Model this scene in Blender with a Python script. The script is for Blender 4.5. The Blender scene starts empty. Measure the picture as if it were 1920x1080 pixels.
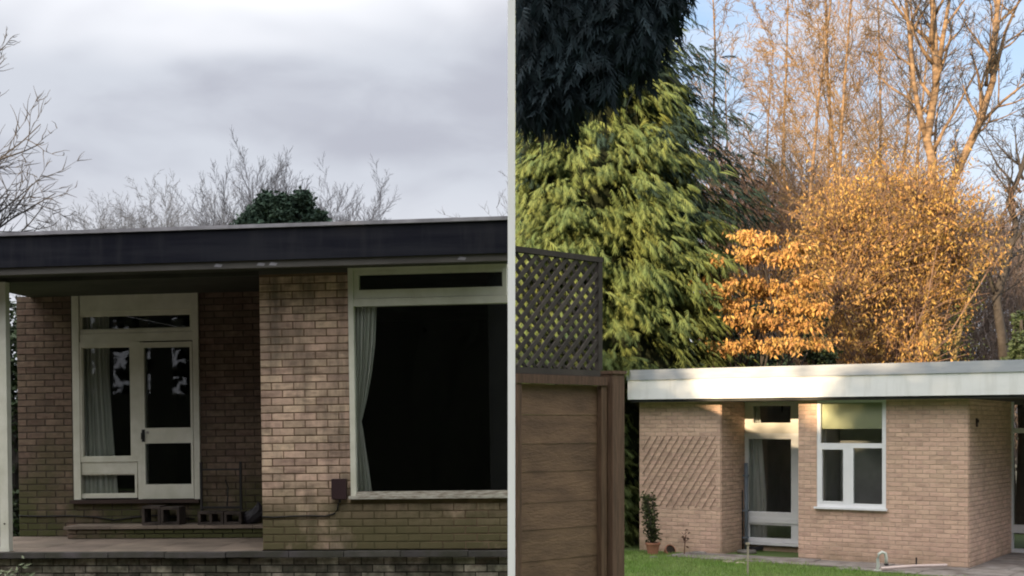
import bpy, math, random
import numpy as np
from mathutils import Matrix, Vector
random.seed(7)
rng = np.random.default_rng(11)
R = math.radians
sc = bpy.context.scene
COL = sc.collection

# ------------------------------------------------------------------ camera
EZ = 2.3            # eye height
FPX = 2400.0        # focal length in pixels of the 1920 px frame
HOR = 800.0         # horizon row
cam = bpy.data.cameras.new('camera')
cam.sensor_width = 36.0
cam.lens = 36.0 * FPX / 1920.0
cam.shift_y = (HOR - 540.0) / 1920.0
cam.clip_start = 0.05
cam.clip_end = 2000
camo = bpy.data.objects.new('camera', cam)
camo.location = (0, 0, EZ)
camo.rotation_euler = (R(90), 0, 0)
COL.objects.link(camo)
sc.camera = camo

# ------------------------------------------------------------------ light
SUN_EL, SUN_AZ = 13.0, 32.0       # the sun stands behind the camera, to its left
S_TAN = math.tan(R(SUN_EL))
sd = Vector((-math.sin(R(SUN_AZ)) * math.cos(R(SUN_EL)), -math.cos(R(SUN_AZ)) * math.cos(R(SUN_EL)), math.sin(R(SUN_EL))))
sl = bpy.data.lights.new('sun', 'SUN')
sl.energy = 5.0
sl.angle = R(0.5)
sl.color = (1.0, 0.76, 0.47)
so = bpy.data.objects.new('sun', sl)
so.rotation_euler = sd.to_track_quat('Z', 'Y').to_euler()
COL.objects.link(so)

sc.view_settings.view_transform = 'Standard'
sc.view_settings.look = 'None'
sc.view_settings.gamma = 1.0
sc.view_settings.use_curve_mapping = False
sc.view_settings.exposure = 0.95
sc.render.engine = 'CYCLES'
sc.cycles.use_denoising = True
sc.cycles.max_bounces = 6
sc.cycles.transparent_max_bounces = 12
sc.cycles.filter_width = 2.0

world = bpy.data.worlds.new('World')
sc.world = world
world.use_nodes = True
wt = world.node_tree
wt.nodes.clear()


class NT:
    """small node-tree writer"""
    def __init__(s, t): s.t = t
    def n(s, typ, **kw):
        nd = s.t.nodes.new(typ)
        for k, v in kw.items():
            setattr(nd, k, v)
        return nd
    def put(s, sock, v):
        if isinstance(v, bpy.types.NodeSocket):
            s.t.links.new(v, sock)
        elif isinstance(v, (tuple, list)) and len(v) == 3 and sock.type == 'RGBA':
            sock.default_value = (*v, 1)
        else:
            sock.default_value = v
    def math(s, op, a, b=0.0, c=0.0, clamp=False):
        nd = s.n('ShaderNodeMath', operation=op, use_clamp=clamp)
        s.put(nd.inputs[0], a); s.put(nd.inputs[1], b); s.put(nd.inputs[2], c)
        return nd.outputs[0]
    def mix(s, f, a, b, mode='MIX'):
        nd = s.n('ShaderNodeMix', data_type='RGBA', blend_type=mode)
        s.put(nd.inputs[0], f); s.put(nd.inputs[6], a); s.put(nd.inputs[7], b)
        return nd.outputs[2]
    def mapr(s, v, a, b, c=0.0, d=1.0, smooth=False):
        nd = s.n('ShaderNodeMapRange', clamp=True)
        if smooth: nd.interpolation_type = 'SMOOTHSTEP'
        s.put(nd.inputs[0], v)
        for i, x in enumerate((a, b, c, d)): s.put(nd.inputs[i + 1], x)
        return nd.outputs[0]
    def noise(s, vec, scale, detail=3.0, rough=0.5, dist=0.0):
        nd = s.n('ShaderNodeTexNoise')
        if vec is not None: s.put(nd.inputs['Vector'], vec)
        nd.inputs['Scale'].default_value = scale
        nd.inputs['Detail'].default_value = detail
        nd.inputs['Roughness'].default_value = rough
        nd.inputs['Distortion'].default_value = dist
        return nd.outputs['Fac']
    def vscale(s, vec, sx, sy, sz):
        nd = s.n('ShaderNodeMapping')
        s.put(nd.inputs[0], vec)
        nd.inputs[3].default_value = (sx, sy, sz)
        return nd.outputs[0]
    def sep(s, vec):
        nd = s.n('ShaderNodeSeparateXYZ'); s.put(nd.inputs[0], vec)
        return nd.outputs


w = NT(wt)
wd = w.n('ShaderNodeTexCoord').outputs['Generated']
wx, wy, wz = w.sep(wd)
sky = w.n('ShaderNodeTexSky', sky_type='NISHITA', sun_disc=False)
sky.sun_elevation = R(SUN_EL)
sky.sun_rotation = R(180 + SUN_AZ)
sky.altitude = 50
sky.air_density = 1.0
sky.dust_density = 1.5
# overcast deck: broad soft banks, brighter with height, white overhead
big = w.noise(w.vscale(wd, 1.8, 1.8, 3.8), 2.1, 3, 0.45, 0.4)
fine = w.noise(w.vscale(wd, 2.0, 2.0, 4.5), 5.0, 4, 0.5, 0.3)
bank = w.math('ADD', w.math('MULTIPLY', big, 0.62), w.math('MULTIPLY', fine, 0.38))
bankc = w.mapr(bank, 0.40, 0.62, 0.0, 1.0, True)
cloud = w.mix(bankc, (2.70, 2.80, 3.22), (3.50, 3.68, 4.08))
up = w.mapr(w.math('ADD', wz, w.math('MULTIPLY', w.math('SUBTRACT', big, 0.5), 0.20)), 0.275, 0.37, 0.0, 1.0, True)
cloud = w.mix(up, cloud, (5.9, 5.95, 6.2))
over = w.mapr(wz, 0.30, 0.85, 0.0, 1.0, True)     # an overcast sky is brightest overhead
cloud = w.mix(over, cloud, (17.0, 16.6, 16.2))
low = w.mapr(wz, 0.13, 0.20, 1.0, 0.0, True)
cloud = w.mix(w.math('MULTIPLY', low, 0.75), cloud, (4.2, 4.3, 4.6))
# clear side: the Nishita sky with thin high veil
veil = w.mapr(w.noise(w.vscale(wd, 1.5, 1.5, 6.0), 2.6, 5, 0.6, 0.4), 0.42, 0.70, 0.05, 0.7, True)
lowv = w.mapr(wz, 0.08, 0.33, 1.0, 0.0, True)
veil = w.math('MAXIMUM', veil, lowv)
blue = w.mix(1.0, sky.outputs[0], (1.3, 1.3, 1.3), 'MULTIPLY')
clear = w.mix(veil, w.mix(0.6, blue, (2.3, 3.3, 5.1)), (4.6, 4.8, 5.3))
clear = w.mix(w.math('MULTIPLY', over, 0.85), clear, (15.5, 15.3, 15.2))
side = w.mapr(wx, -0.01, 0.10, 0.0, 1.0, True)
skyc = w.mix(side, cloud, clear)
bg = w.n('ShaderNodeBackground')
w.put(bg.inputs[0], skyc)
bg.inputs[1].default_value = 0.1
w.t.links.new(bg.outputs[0], w.n('ShaderNodeOutputWorld').inputs[0])

# ------------------------------------------------------------------ materials
MATS = {}


def mat(name, col, rough=0.8, var=0.15, scale=3.0, col2=None, bump=0.0, bscale=40.0, spec=0.3,
        stretch=(1, 1, 1), metal=0.0, rand=0.0, extra=None, trans=0.0):
    m = bpy.data.materials.new(name)
    m.use_nodes = True
    g = NT(m.node_tree)
    p = m.node_tree.nodes['Principled BSDF']
    pos = g.n('ShaderNodeNewGeometry').outputs['Position']
    v = g.vscale(pos, *stretch)
    f = g.noise(v, scale, 5, 0.6)
    if col2 is None:
        col2 = tuple(c * (1 - 2 * var) for c in col)
    c = g.mix(g.mapr(f, 0.35, 0.65), col, col2)
    if rand:
        oi = g.n('ShaderNodeObjectInfo').outputs['Random']
        isl = g.n('ShaderNodeNewGeometry').outputs['Random Per Island']
        wn = g.n('ShaderNodeTexWhiteNoise', noise_dimensions='1D')
        g.put(wn.inputs['W'], g.math('ADD', g.math('MULTIPLY', oi, 37.7), g.math('MULTIPLY', isl, 91.3)))
        h = g.n('ShaderNodeHueSaturation')
        g.put(h.inputs['Color'], c)
        g.put(h.inputs['Value'], g.mapr(wn.outputs[0], 0, 1, 1 - rand, 1 + rand))
        r2 = g.sep(wn.outputs[1])
        g.put(h.inputs['Hue'], g.mapr(r2[1], 0, 1, 0.5 - rand * 0.04, 0.5 + rand * 0.04))
        c = h.outputs[0]
    if extra:
        c = extra(g, pos, c)
    g.put(p.inputs['Base Color'], c)
    p.inputs['Roughness'].default_value = rough
    p.inputs['Metallic'].default_value = metal
    p.inputs['Specular IOR Level'].default_value = spec
    if bump:
        b = g.n('ShaderNodeBump')
        b.inputs['Strength'].default_value = bump
        b.inputs['Distance'].default_value = 0.01
        g.put(b.inputs['Height'], g.noise(v, bscale, 4, 0.6))
        g.put(p.inputs['Normal'], b.outputs[0])
    if trans:
        t = g.n('ShaderNodeBsdfTranslucent'); g.put(t.inputs[0], c)
        mx = g.n('ShaderNodeMixShader'); mx.inputs[0].default_value = trans
        out = [n for n in m.node_tree.nodes if n.type == 'OUTPUT_MATERIAL'][0]
        m.node_tree.links.new(p.outputs[0], mx.inputs[1]); m.node_tree.links.new(t.outputs[0], mx.inputs[2])
        m.node_tree.links.new(mx.outputs[0], out.inputs[0])
    MATS[name] = m
    return m


def moss(z0, z1, amount, green=(0.075, 0.085, 0.025), scale=1.3, lo=0.45, hi=0.62):
    """algae that grows on the damp foot of a wall, with a shape of its own"""
    def ex(g, pos, c):
        x, y, z = g.sep(pos)
        n1 = g.noise(g.vscale(pos, 1, 1, 0.7), scale, 5, 0.6)
        foot = g.mapr(z, z0, z1, 1.0, 0.0, True)
        f = g.math('MULTIPLY', g.mapr(g.math('ADD', n1, g.math('MULTIPLY', foot, 0.12)), lo, hi), g.math('MULTIPLY', foot, amount))
        return g.mix(f, c, green)
    return ex


def brick_extra(m1=None, soot=0.0, flash=0.55, streak=0.0):
    def ex(g, pos, c):
        # kiln marks: darker flashes and pale rubbed faces
        fl = g.noise(g.vscale(pos, 6, 6, 16), 1.0, 3, 0.5)
        c = g.mix(g.math('MULTIPLY', g.mapr(fl, 0.52, 0.68), flash), c, (0.10, 0.06, 0.045))
        st = g.noise(pos, 0.9, 4, 0.6)
        c = g.mix(g.math('MULTIPLY', g.mapr(st, 0.50, 0.72), 0.35 + soot), c, (0.09, 0.075, 0.055))
        if streak:
            sk = g.noise(g.vscale(pos, 3.0, 3.0, 0.55), 1.3, 5, 0.65)
            c = g.mix(g.math('MULTIPLY', g.mapr(sk, 0.47, 0.66), streak), c, (0.085, 0.075, 0.060))
        if m1: c = m1(g, pos, c)
        return c
    return ex


def streaks(col, amt):
    '''rain marks that run down from the roof edge'''
    def ex(g, pos, c):
        n1 = g.noise(g.vscale(pos, 7, 7, 0.9), 1.0, 4, 0.6)
        return g.mix(g.math('MULTIPLY', g.mapr(n1, 0.50, 0.66), amt), c, col)
    return ex


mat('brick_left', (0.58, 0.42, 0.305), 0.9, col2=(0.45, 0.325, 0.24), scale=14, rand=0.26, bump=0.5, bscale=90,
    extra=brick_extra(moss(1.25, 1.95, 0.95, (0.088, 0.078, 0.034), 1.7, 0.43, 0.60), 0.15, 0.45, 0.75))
mat('brick_recess_shaded', (0.185, 0.13, 0.095), 0.9, col2=(0.125, 0.09, 0.068), scale=14, rand=0.25, bump=0.5, bscale=90,  # darker copy of the wall brick; porch shade put into the colour
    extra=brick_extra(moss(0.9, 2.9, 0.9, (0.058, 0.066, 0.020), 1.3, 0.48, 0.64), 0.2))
mat('brick_retaining', (0.36, 0.32, 0.25), 0.95, col2=(0.10, 0.09, 0.07), scale=9, rand=0.6, bump=0.8, bscale=60,
    extra=brick_extra(moss(-2.0, 4.0, 0.95, (0.030, 0.033, 0.018), 3.2, 0.46, 0.60), 0.3))
mat('brick_right', (0.65, 0.45, 0.345), 0.9, col2=(0.59, 0.40, 0.305), scale=10, rand=0.11, bump=0.4, bscale=90,
    extra=brick_extra(moss(-0.2, 0.55, 0.5, (0.16, 0.14, 0.06), 1.5, 0.45, 0.7), -0.2, 0.22))
mat('mortar_left', (0.19, 0.125, 0.08), 0.95, var=0.2, scale=8, bump=0.4,
    extra=moss(0.9, 2.2, 0.8, (0.05, 0.06, 0.02), 1.3))
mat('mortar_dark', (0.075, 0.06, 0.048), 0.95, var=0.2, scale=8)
mat('mortar_wet', (0.040, 0.038, 0.028), 0.95, var=0.3, scale=8)
mat('mortar_right', (0.56, 0.43, 0.34), 0.95, var=0.15, scale=8)
mat('white_paint', (0.70, 0.69, 0.60), 0.45, col2=(0.60, 0.59, 0.50), scale=5, spec=0.4, bump=0.1, bscale=30,
    extra=moss(1.5, 6.0, 0.2, (0.36, 0.37, 0.22), 3, 0.5, 0.7))
mat('white_upvc', (0.80, 0.80, 0.82), 0.35, var=0.03, spec=0.45)
mat('cream_paint', (0.72, 0.69, 0.64), 0.5, var=0.06, spec=0.4)
mat('divider_white', (0.93, 0.93, 0.93), 0.6, var=0.01, spec=0.2)
mat('fascia_dark', (0.008, 0.009, 0.016), 0.55, col2=(0.019, 0.020, 0.027), scale=1.2, stretch=(0.8, 1, 9), spec=0.1, extra=streaks((0.038, 0.038, 0.042), .3))
mat('fascia_lower', (0.070, 0.064, 0.060), 0.8, col2=(0.100, 0.094, 0.086), scale=2, stretch=(1, 1, 5))
mat('trim_grey', (0.34, 0.33, 0.36), 0.5, var=0.2, scale=5)
mat('soffit_shaded', (0.055, 0.054, 0.046), 0.8, col2=(0.032, 0.033, 0.028), scale=2.5)  # white-painted soffit; its shade is put into this dark colour
mat('fascia_white', (0.84, 0.84, 0.84), 0.5, var=0.03, scale=2, stretch=(1, 1, 3), spec=0.3, extra=streaks((0.52, 0.51, 0.47), .22))
mat('flashing_grey', (0.42, 0.44, 0.48), 0.6, col2=(0.36, 0.38, 0.42), scale=3, stretch=(1, 1, 6))
mat('felt', (0.10, 0.10, 0.105), 0.95, var=0.2, bump=0.3)
mat('sill_brown', (0.055, 0.035, 0.028), 0.7, var=0.2)
mat('sill_left', (0.46, 0.44, 0.38), 0.6, col2=(0.20, 0.17, 0.13), scale=4, stretch=(3, 3, 14))
mat('slab_pink', (0.24, 0.19, 0.15), 0.9, col2=(0.15, 0.12, 0.095), scale=2.5, rand=0.12, bump=0.4)
mat('coping', (0.095, 0.085, 0.085), 0.9, col2=(0.055, 0.052, 0.047), scale=5, rand=0.3, bump=0.6,
    extra=moss(-2, 4, 0.6, (0.045, 0.05, 0.02), 4))
mat('paving_grey', (0.27, 0.245, 0.23), 0.95, col2=(0.15, 0.125, 0.11), scale=3.5, rand=0.15, bump=0.5)
mat('bounce_ground_dark', (0.085, 0.070, 0.058), 0.95, col2=(0.05, 0.042, 0.034), scale=2.5, bump=0.5)
mat('concrete', (0.23, 0.21, 0.19), 0.95, var=0.2, scale=6, bump=0.5)
mat('concrete_block', (0.085, 0.068, 0.058), 0.95, var=0.3, scale=8, bump=0.5)
mat('black_metal', (0.02, 0.019, 0.02), 0.5, var=0.2, spec=0.4)
mat('black_plastic', (0.022, 0.020, 0.024), 0.45, var=0.1)
mat('brown_plastic', (0.035, 0.018, 0.020), 0.4, var=0.1, spec=0.4)
mat('cable', (0.014, 0.013, 0.013), 0.6, var=0.1)
mat('steel', (0.45, 0.43, 0.40), 0.3, metal=1.0, var=0.05)
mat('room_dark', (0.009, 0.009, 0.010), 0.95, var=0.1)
mat('room_mid', (0.62, 0.62, 0.61), 0.9, var=0.1)
mat('curtain_green', (0.74, 0.76, 0.68), 0.9, col2=(0.66, 0.69, 0.61), scale=4, spec=0.1, trans=0.25)
mat('curtain_white', (0.66, 0.68, 0.66), 0.9, var=0.05, spec=0.1, trans=0.25)
mat('blind_green', (0.66, 0.68, 0.46), 0.85, var=0.04, spec=0.1)
mat('fence_brown', (0.19, 0.118, 0.072), 0.85, col2=(0.12, 0.075, 0.048), scale=2.2, stretch=(2, 2, 7), rand=0.07, bump=0.6, bscale=14)
mat('fence_post', (0.14, 0.084, 0.054), 0.85, col2=(0.085, 0.052, 0.034), scale=3, stretch=(22, 22, 2), rand=0.1, bump=0.5, bscale=14)
mat('trellis_dark', (0.075, 0.062, 0.052), 0.85, col2=(0.045, 0.038, 0.034), scale=5, rand=0.2)
mat('slat_brown', (0.24, 0.155, 0.12), 0.85, var=0.2, rand=0.1)
mat('pale_wood', (0.42, 0.36, 0.28), 0.85, var=0.2, rand=0.15)
mat('terracotta', (0.42, 0.19, 0.12), 0.85, var=0.15, scale=8, bump=0.2)
mat('soil', (0.05, 0.035, 0.025), 0.95, var=0.3, bump=0.6)
mat('pipe_blue', (0.22, 0.26, 0.32), 0.5, var=0.15, spec=0.4)
mat('pale_plastic', (0.55, 0.58, 0.52), 0.5, var=0.1)
mat('pale_pink', (0.62, 0.50, 0.46), 0.6, var=0.1)
mat('lawn', (0.075, 0.120, 0.030), 0.95, col2=(0.10, 0.14, 0.045), scale=1.2, bump=0.3)
mat('grass_blade', (0.17, 0.29, 0.06), 0.7, col2=(0.25, 0.33, 0.11), scale=1.2, rand=0.3, spec=0.15, trans=0.3)
mat('earth', (0.11, 0.085, 0.05), 0.95, col2=(0.06, 0.055, 0.03), scale=2, bump=0.4)
mat('conifer', (0.175, 0.20, 0.060), 0.75, col2=(0.095, 0.135, 0.050), scale=1.6, rand=0.30, spec=0.15, trans=0.2)
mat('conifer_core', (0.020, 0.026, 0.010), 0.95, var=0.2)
mat('yew', (0.020, 0.033, 0.040), 0.8, var=0.2, rand=0.35, spec=0.15, trans=0.1)
mat('evergreen_far', (0.065, 0.10, 0.070), 0.85, col2=(0.040, 0.065, 0.048), scale=1.4, rand=0.35, spec=0.1)
mat('hedge_leaf', (0.055, 0.080, 0.035), 0.6, var=0.25, scale=5, rand=0.4, spec=0.3)
mat('ivy_leaf', (0.085, 0.10, 0.035), 0.6, var=0.25, scale=3, rand=0.4, spec=0.25, trans=0.15)
mat('wood_leaf', (0.030, 0.036, 0.018), 0.8, var=0.25, rand=0.3)
mat('orange_leaf', (0.62, 0.37, 0.13), 0.7, col2=(0.42, 0.235, 0.08), scale=1.2, rand=0.4, spec=0.15, trans=0.25)
mat('gold_leaf', (0.53, 0.325, 0.105), 0.7, col2=(0.33, 0.20, 0.072), scale=1.0, rand=0.4, spec=0.15, trans=0.25)
mat('bark_grey', (0.20, 0.175, 0.165), 0.9, var=0.2, scale=5, bump=0.4)
mat('bark_dark', (0.070, 0.060, 0.055), 0.9, var=0.2, scale=5, bump=0.4)
mat('bark_pale', (0.33, 0.215, 0.125), 0.9, col2=(0.075, 0.050, 0.035), scale=3.0, stretch=(1.5, 1.5, 3.0), bump=0.9, bscale=12,
    extra=moss(1.0, 7.5, 0.7, (0.22, 0.19, 0.04), 1.0, 0.40, 0.62))
mat('twig_grey', (0.15, 0.14, 0.148), 0.9, var=0.15)
mat('twig_pale', (0.26, 0.245, 0.24), 0.9, var=0.15)
mat('twig_dark', (0.075, 0.068, 0.067), 0.9, var=0.15)
mat('twig_rust', (0.27, 0.165, 0.070), 0.9, col2=(0.16, 0.11, 0.065), scale=0.7, rand=0.25)
mat('twig_brown', (0.22, 0.14, 0.095), 0.9, col2=(0.16, 0.105, 0.085), scale=0.7, rand=0.25)
mat('twig_mauve', (0.17, 0.125, 0.105), 0.9, col2=(0.11, 0.085, 0.075), scale=0.7, rand=0.25)
mat('leaf_green_pale', (0.16, 0.19, 0.10), 0.5, rand=0.3)
mat('leaf_brown', (0.11, 0.055, 0.035), 0.8, rand=0.3)


def glass_mat(name, tint, refl=1.0):
    m = bpy.data.materials.new(name); m.use_nodes = True
    m.node_tree.nodes.clear()
    g = NT(m.node_tree)
    fr = g.n('ShaderNodeFresnel'); fr.inputs[0].default_value = 1.45
    t = g.n('ShaderNodeBsdfTransparent'); t.inputs[0].default_value = (*tint, 1)
    gl = g.n('ShaderNodeBsdfGlossy'); gl.inputs[0].default_value = (1, 1, 1, 1)
    gl.inputs['Roughness'].default_value = 0.015
    mx = g.n('ShaderNodeMixShader')
    g.put(mx.inputs[0], g.math('MULTIPLY', fr.outputs[0], refl, clamp=True))
    m.node_tree.links.new(t.outputs[0], mx.inputs[1]); m.node_tree.links.new(gl.outputs[0], mx.inputs[2])
    m.node_tree.links.new(mx.outputs[0], g.n('ShaderNodeOutputMaterial').inputs[0])
    MATS[name] = m


glass_mat('glass', (0.95, 0.955, 0.95))

# ------------------------------------------------------------------ mesh tools


class MB:
    """collects geometry, links it as one mesh object"""
    def __init__(s): s.v = []; s.q = []; s.t = []; s.n = 0
    def add(s, v, q=None, t=None):
        v = np.asarray(v, float).reshape(-1, 3)
        if q is not None and len(q): s.q.append(np.asarray(q, int).reshape(-1, 4) + s.n)
        if t is not None and len(t): s.t.append(np.asarray(t, int).reshape(-1, 3) + s.n)
        s.v.append(v); s.n += len(v)
        return s
    def box(s, a, b, bev=0.0):
        x0, y0, z0 = a; x1, y1, z1 = b
        v = [(x0, y0, z0), (x1, y0, z0), (x1, y1, z0), (x0, y1, z0), (x0, y0, z1), (x1, y0, z1), (x1, y1, z1), (x0, y1, z1)]
        return s.add(v, [(0, 3, 2, 1), (4, 5, 6, 7), (0, 1, 5, 4), (1, 2, 6, 5), (2, 3, 7, 6), (3, 0, 4, 7)])
    def bar(s, p, q, w, h, up=(0, 0, 1)):
        p = np.array(p, float); q = np.array(q, float)
        d = q - p; d /= np.linalg.norm(d)
        a = np.cross(d, up); a /= np.linalg.norm(a); b = np.cross(a, d)
        v = [e + a * i * w / 2 + b * j * h / 2 for e in (p, q) for i, j in ((-1, -1), (1, -1), (1, 1), (-1, 1))]
        return s.add(v, [(0, 1, 2, 3), (7, 6, 5, 4), (0, 4, 5, 1), (1, 5, 6, 2), (2, 6, 7, 3), (3, 7, 4, 0)])
    def prism(s, xy, z0, z1):
        n = len(xy)
        v = [(x, y, z) for z in (z0, z1) for x, y in xy]
        q = [(i, (i + 1) % n, (i + 1) % n + n, i + n) for i in range(n)]
        t = [(0, i + 1, i) for i in range(1, n - 1)] + [(n, n + i, n + i + 1) for i in range(1, n - 1)]
        return s.add(v, q, t)
    def tube(s, pts, rad, k=6, cap=True):
        pts = np.array(pts, float); n = len(pts)
        rad = np.broadcast_to(np.array(rad, float), (n,))
        vs = []
        for i in range(n):
            d = pts[min(i + 1, n - 1)] - pts[max(i - 1, 0)]; d /= np.linalg.norm(d) + 1e-9
            a = np.cross(d, (0.13, 0.2, 1) if abs(d[2]) < 0.9 else (1, 0.1, 0)); a /= np.linalg.norm(a); b = np.cross(d, a)
            for j in range(k):
                t = 2 * math.pi * j / k
                vs.append(pts[i] + rad[i] * (math.cos(t) * a + math.sin(t) * b))
        q = [(i * k + j, i * k + (j + 1) % k, (i + 1) * k + (j + 1) % k, (i + 1) * k + j) for i in range(n - 1) for j in range(k)]
        t = []
        if cap:
            t = [(0, j + 1, j) for j in range(1, k - 1)] + [((n - 1) * k, (n - 1) * k + j, (n - 1) * k + j + 1) for j in range(1, k - 1)]
        return s.add(vs, q, t)
    def lathe(s, c, prof, k=16):
        vs = []
        for r, z in prof:
            for j in range(k):
                t = 2 * math.pi * j / k
                vs.append((c[0] + r * math.cos(t), c[1] + r * math.sin(t), c[2] + z))
        n = len(prof)
        q = [(i * k + j, i * k + (j + 1) % k, (i + 1) * k + (j + 1) % k, (i + 1) * k + j) for i in range(n - 1) for j in range(k)]
        return s.add(vs, q)
    def segs(s, P, Q, r0, r1, k):
        """many tapered tubes at once"""
        P = np.asarray(P, float); Q = np.asarray(Q, float)
        if not len(P): return s
        d = Q - P; L = np.linalg.norm(d, axis=1, keepdims=True) + 1e-9; d /= L
        ref = np.where(np.abs(d[:, 2:3]) < 0.9, np.array([[0.13, 0.2, 1.0]]), np.array([[1.0, 0.1, 0.0]]))
        a = np.cross(d, ref); a /= np.linalg.norm(a, axis=1, keepdims=True); b = np.cross(d, a)
        th = np.arange(k) * 2 * np.pi / k
        ring = a[:, None, :] * np.cos(th)[None, :, None] + b[:, None, :] * np.sin(th)[None, :, None]
        v0 = P[:, None, :] + ring * np.asarray(r0)[:, None, None]
        v1 = Q[:, None, :] + ring * np.asarray(r1)[:, None, None]
        v = np.concatenate([v0, v1], axis=1).reshape(-1, 3)
        n = len(P); base = (np.arange(n) * 2 * k)[:, None, None]
        j = np.arange(k); f = np.stack([j, (j + 1) % k, (j + 1) % k + k, j + k], axis=1)[None]
        return s.add(v, (base + f).reshape(-1, 4))
    def mesh(s, name, m=None, smooth=False):
        me = bpy.data.meshes.new(name)
        V = np.concatenate(s.v) if s.v else np.zeros((0, 3))
        Q = np.concatenate(s.q) if s.q else np.zeros((0, 4), int)
        T = np.concatenate(s.t) if s.t else np.zeros((0, 3), int)
        me.vertices.add(len(V)); me.vertices.foreach_set('co', V.ravel().astype(np.float32))
        me.loops.add(Q.size + T.size)
        me.loops.foreach_set('vertex_index', np.concatenate([Q.ravel(), T.ravel()]).astype(np.int32))
        me.polygons.add(len(Q) + len(T))
        st = np.concatenate([np.arange(len(Q)) * 4, Q.size + np.arange(len(T)) * 3]).astype(np.int32)
        me.polygons.foreach_set('loop_start', st)
        me.polygons.foreach_set('use_smooth', np.full(len(Q) + len(T), bool(smooth)))
        me.update(calc_edges=True)
        if m: me.materials.append(MATS[m])
        return me
    def build(s, name, m, parent=None, smooth=False, **kw):
        o = bpy.data.objects.new(name, s.mesh(name, m, smooth))
        COL.objects.link(o)
        if parent: o.parent = parent
        for k, v in kw.items(): o[k] = v
        return o


def box(name, a, b, m, parent=None, **kw): return MB().box(a, b).build(name, m, parent, **kw)


def empty(name, label, cat, loc=(0, 0, 0), rz=0.0, ry=0.0, group=None):
    o = bpy.data.objects.new(name, None); COL.objects.link(o)
    o.location = loc; o.rotation_euler = (0, ry, rz)
    o['label'] = label; o['category'] = cat
    if group: o['group'] = group
    return o


def tag(o, label, cat, group=None):
    o['label'] = label; o['category'] = cat
    if group: o['group'] = group
    return o


def W(px, py, d):
    """a point of the place seen at photo position px, py and distance d"""
    return np.array([(px - 960) / FPX * d, d, EZ + (HOR - py) / FPX * d])


class Frame:
    """a building's own axes: x along the front, y inward, z up"""
    def __init__(s, px, d, yaw, roll=0.0):
        s.o = np.array([(px - 960) / FPX * d, d, 0.0]); s.yaw = yaw
        s.M = np.array((Matrix.Rotation(-yaw, 3, 'Z') @ Matrix.Rotation(roll, 3, 'Y')))
    def loc(s, px, py, t):
        """local x, z of the point seen at px, py on the local plane y = t"""
        c = np.array([0, 0, EZ]); r = np.array([(px - 960) / FPX, 1.0, (HOR - py) / FPX])
        cl = s.M.T @ (c - s.o); rl = s.M.T @ r
        k = (t - cl[1]) / rl[1]
        p = cl + k * rl
        return p[0], p[2]
    def x(s, px, t, py=800): return s.loc(px, py, t)[0]
    def world(s, p): return s.o + s.M @ np.array(p, float)


def brick_mesh(m, L=0.215, H=0.065, D=0.05):
    e = 0.004
    b = MB()
    rects = []
    for (y, k) in ((0.0, 0.0), (-D + e, 0.0), (-D, e)):
        rects += [(-L / 2 + k, y, -H / 2 + k), (L / 2 - k, y, -H / 2 + k), (L / 2 - k, y, H / 2 - k), (-L / 2 + k, y, H / 2 - k)]
    q = [(8, 9, 10, 11)]
    for i in (0, 4):
        q += [(i + j, i + (j + 1) % 4, i + 4 + (j + 1) % 4, i + 4 + j) for j in range(4)]
    b.add(rects, q)
    return b, b.mesh('brick', m)


def brick_list(x0, x1, z0, z1, holes=(), course=0.075, phase=0, L=0.225, zbase=None):
    """stretcher bond: (centre x, centre z, length, height) for every brick"""
    out = []
    zb = z0 if zbase is None else zbase
    i0 = int(math.floor((z0 - zb) / course + 1e-6)); i = i0
    while zb + i * course < z1 - 0.01:
        za, zc = max(zb + i * course, z0), min(zb + (i + 1) * course, z1)
        x = x0 - (L / 2 if (i + phase) % 2 else 0)
        while x < x1 - 0.005:
            a, b_ = max(x, x0), min(x + L, x1)
            spans = [(a, b_)]
            for (ha, hb, hc, hd) in holes:
                if zc - 0.02 > hc and za + 0.02 < hd:
                    ns = []
                    for (p, q) in spans:
                        if q <= ha or p >= hb: ns.append((p, q))
                        else:
                            if ha - p > 0.02: ns.append((p, ha))
                            if q - hb > 0.02: ns.append((hb, q))
                    spans = ns
            for (p, q) in spans:
                if q - p > 0.03 and zc - za > 0.03:
                    out.append(((p + q) / 2, (za + zc) / 2, q - p - 0.010, zc - za - 0.010))
            x += L
        i += 1
    return out


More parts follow.
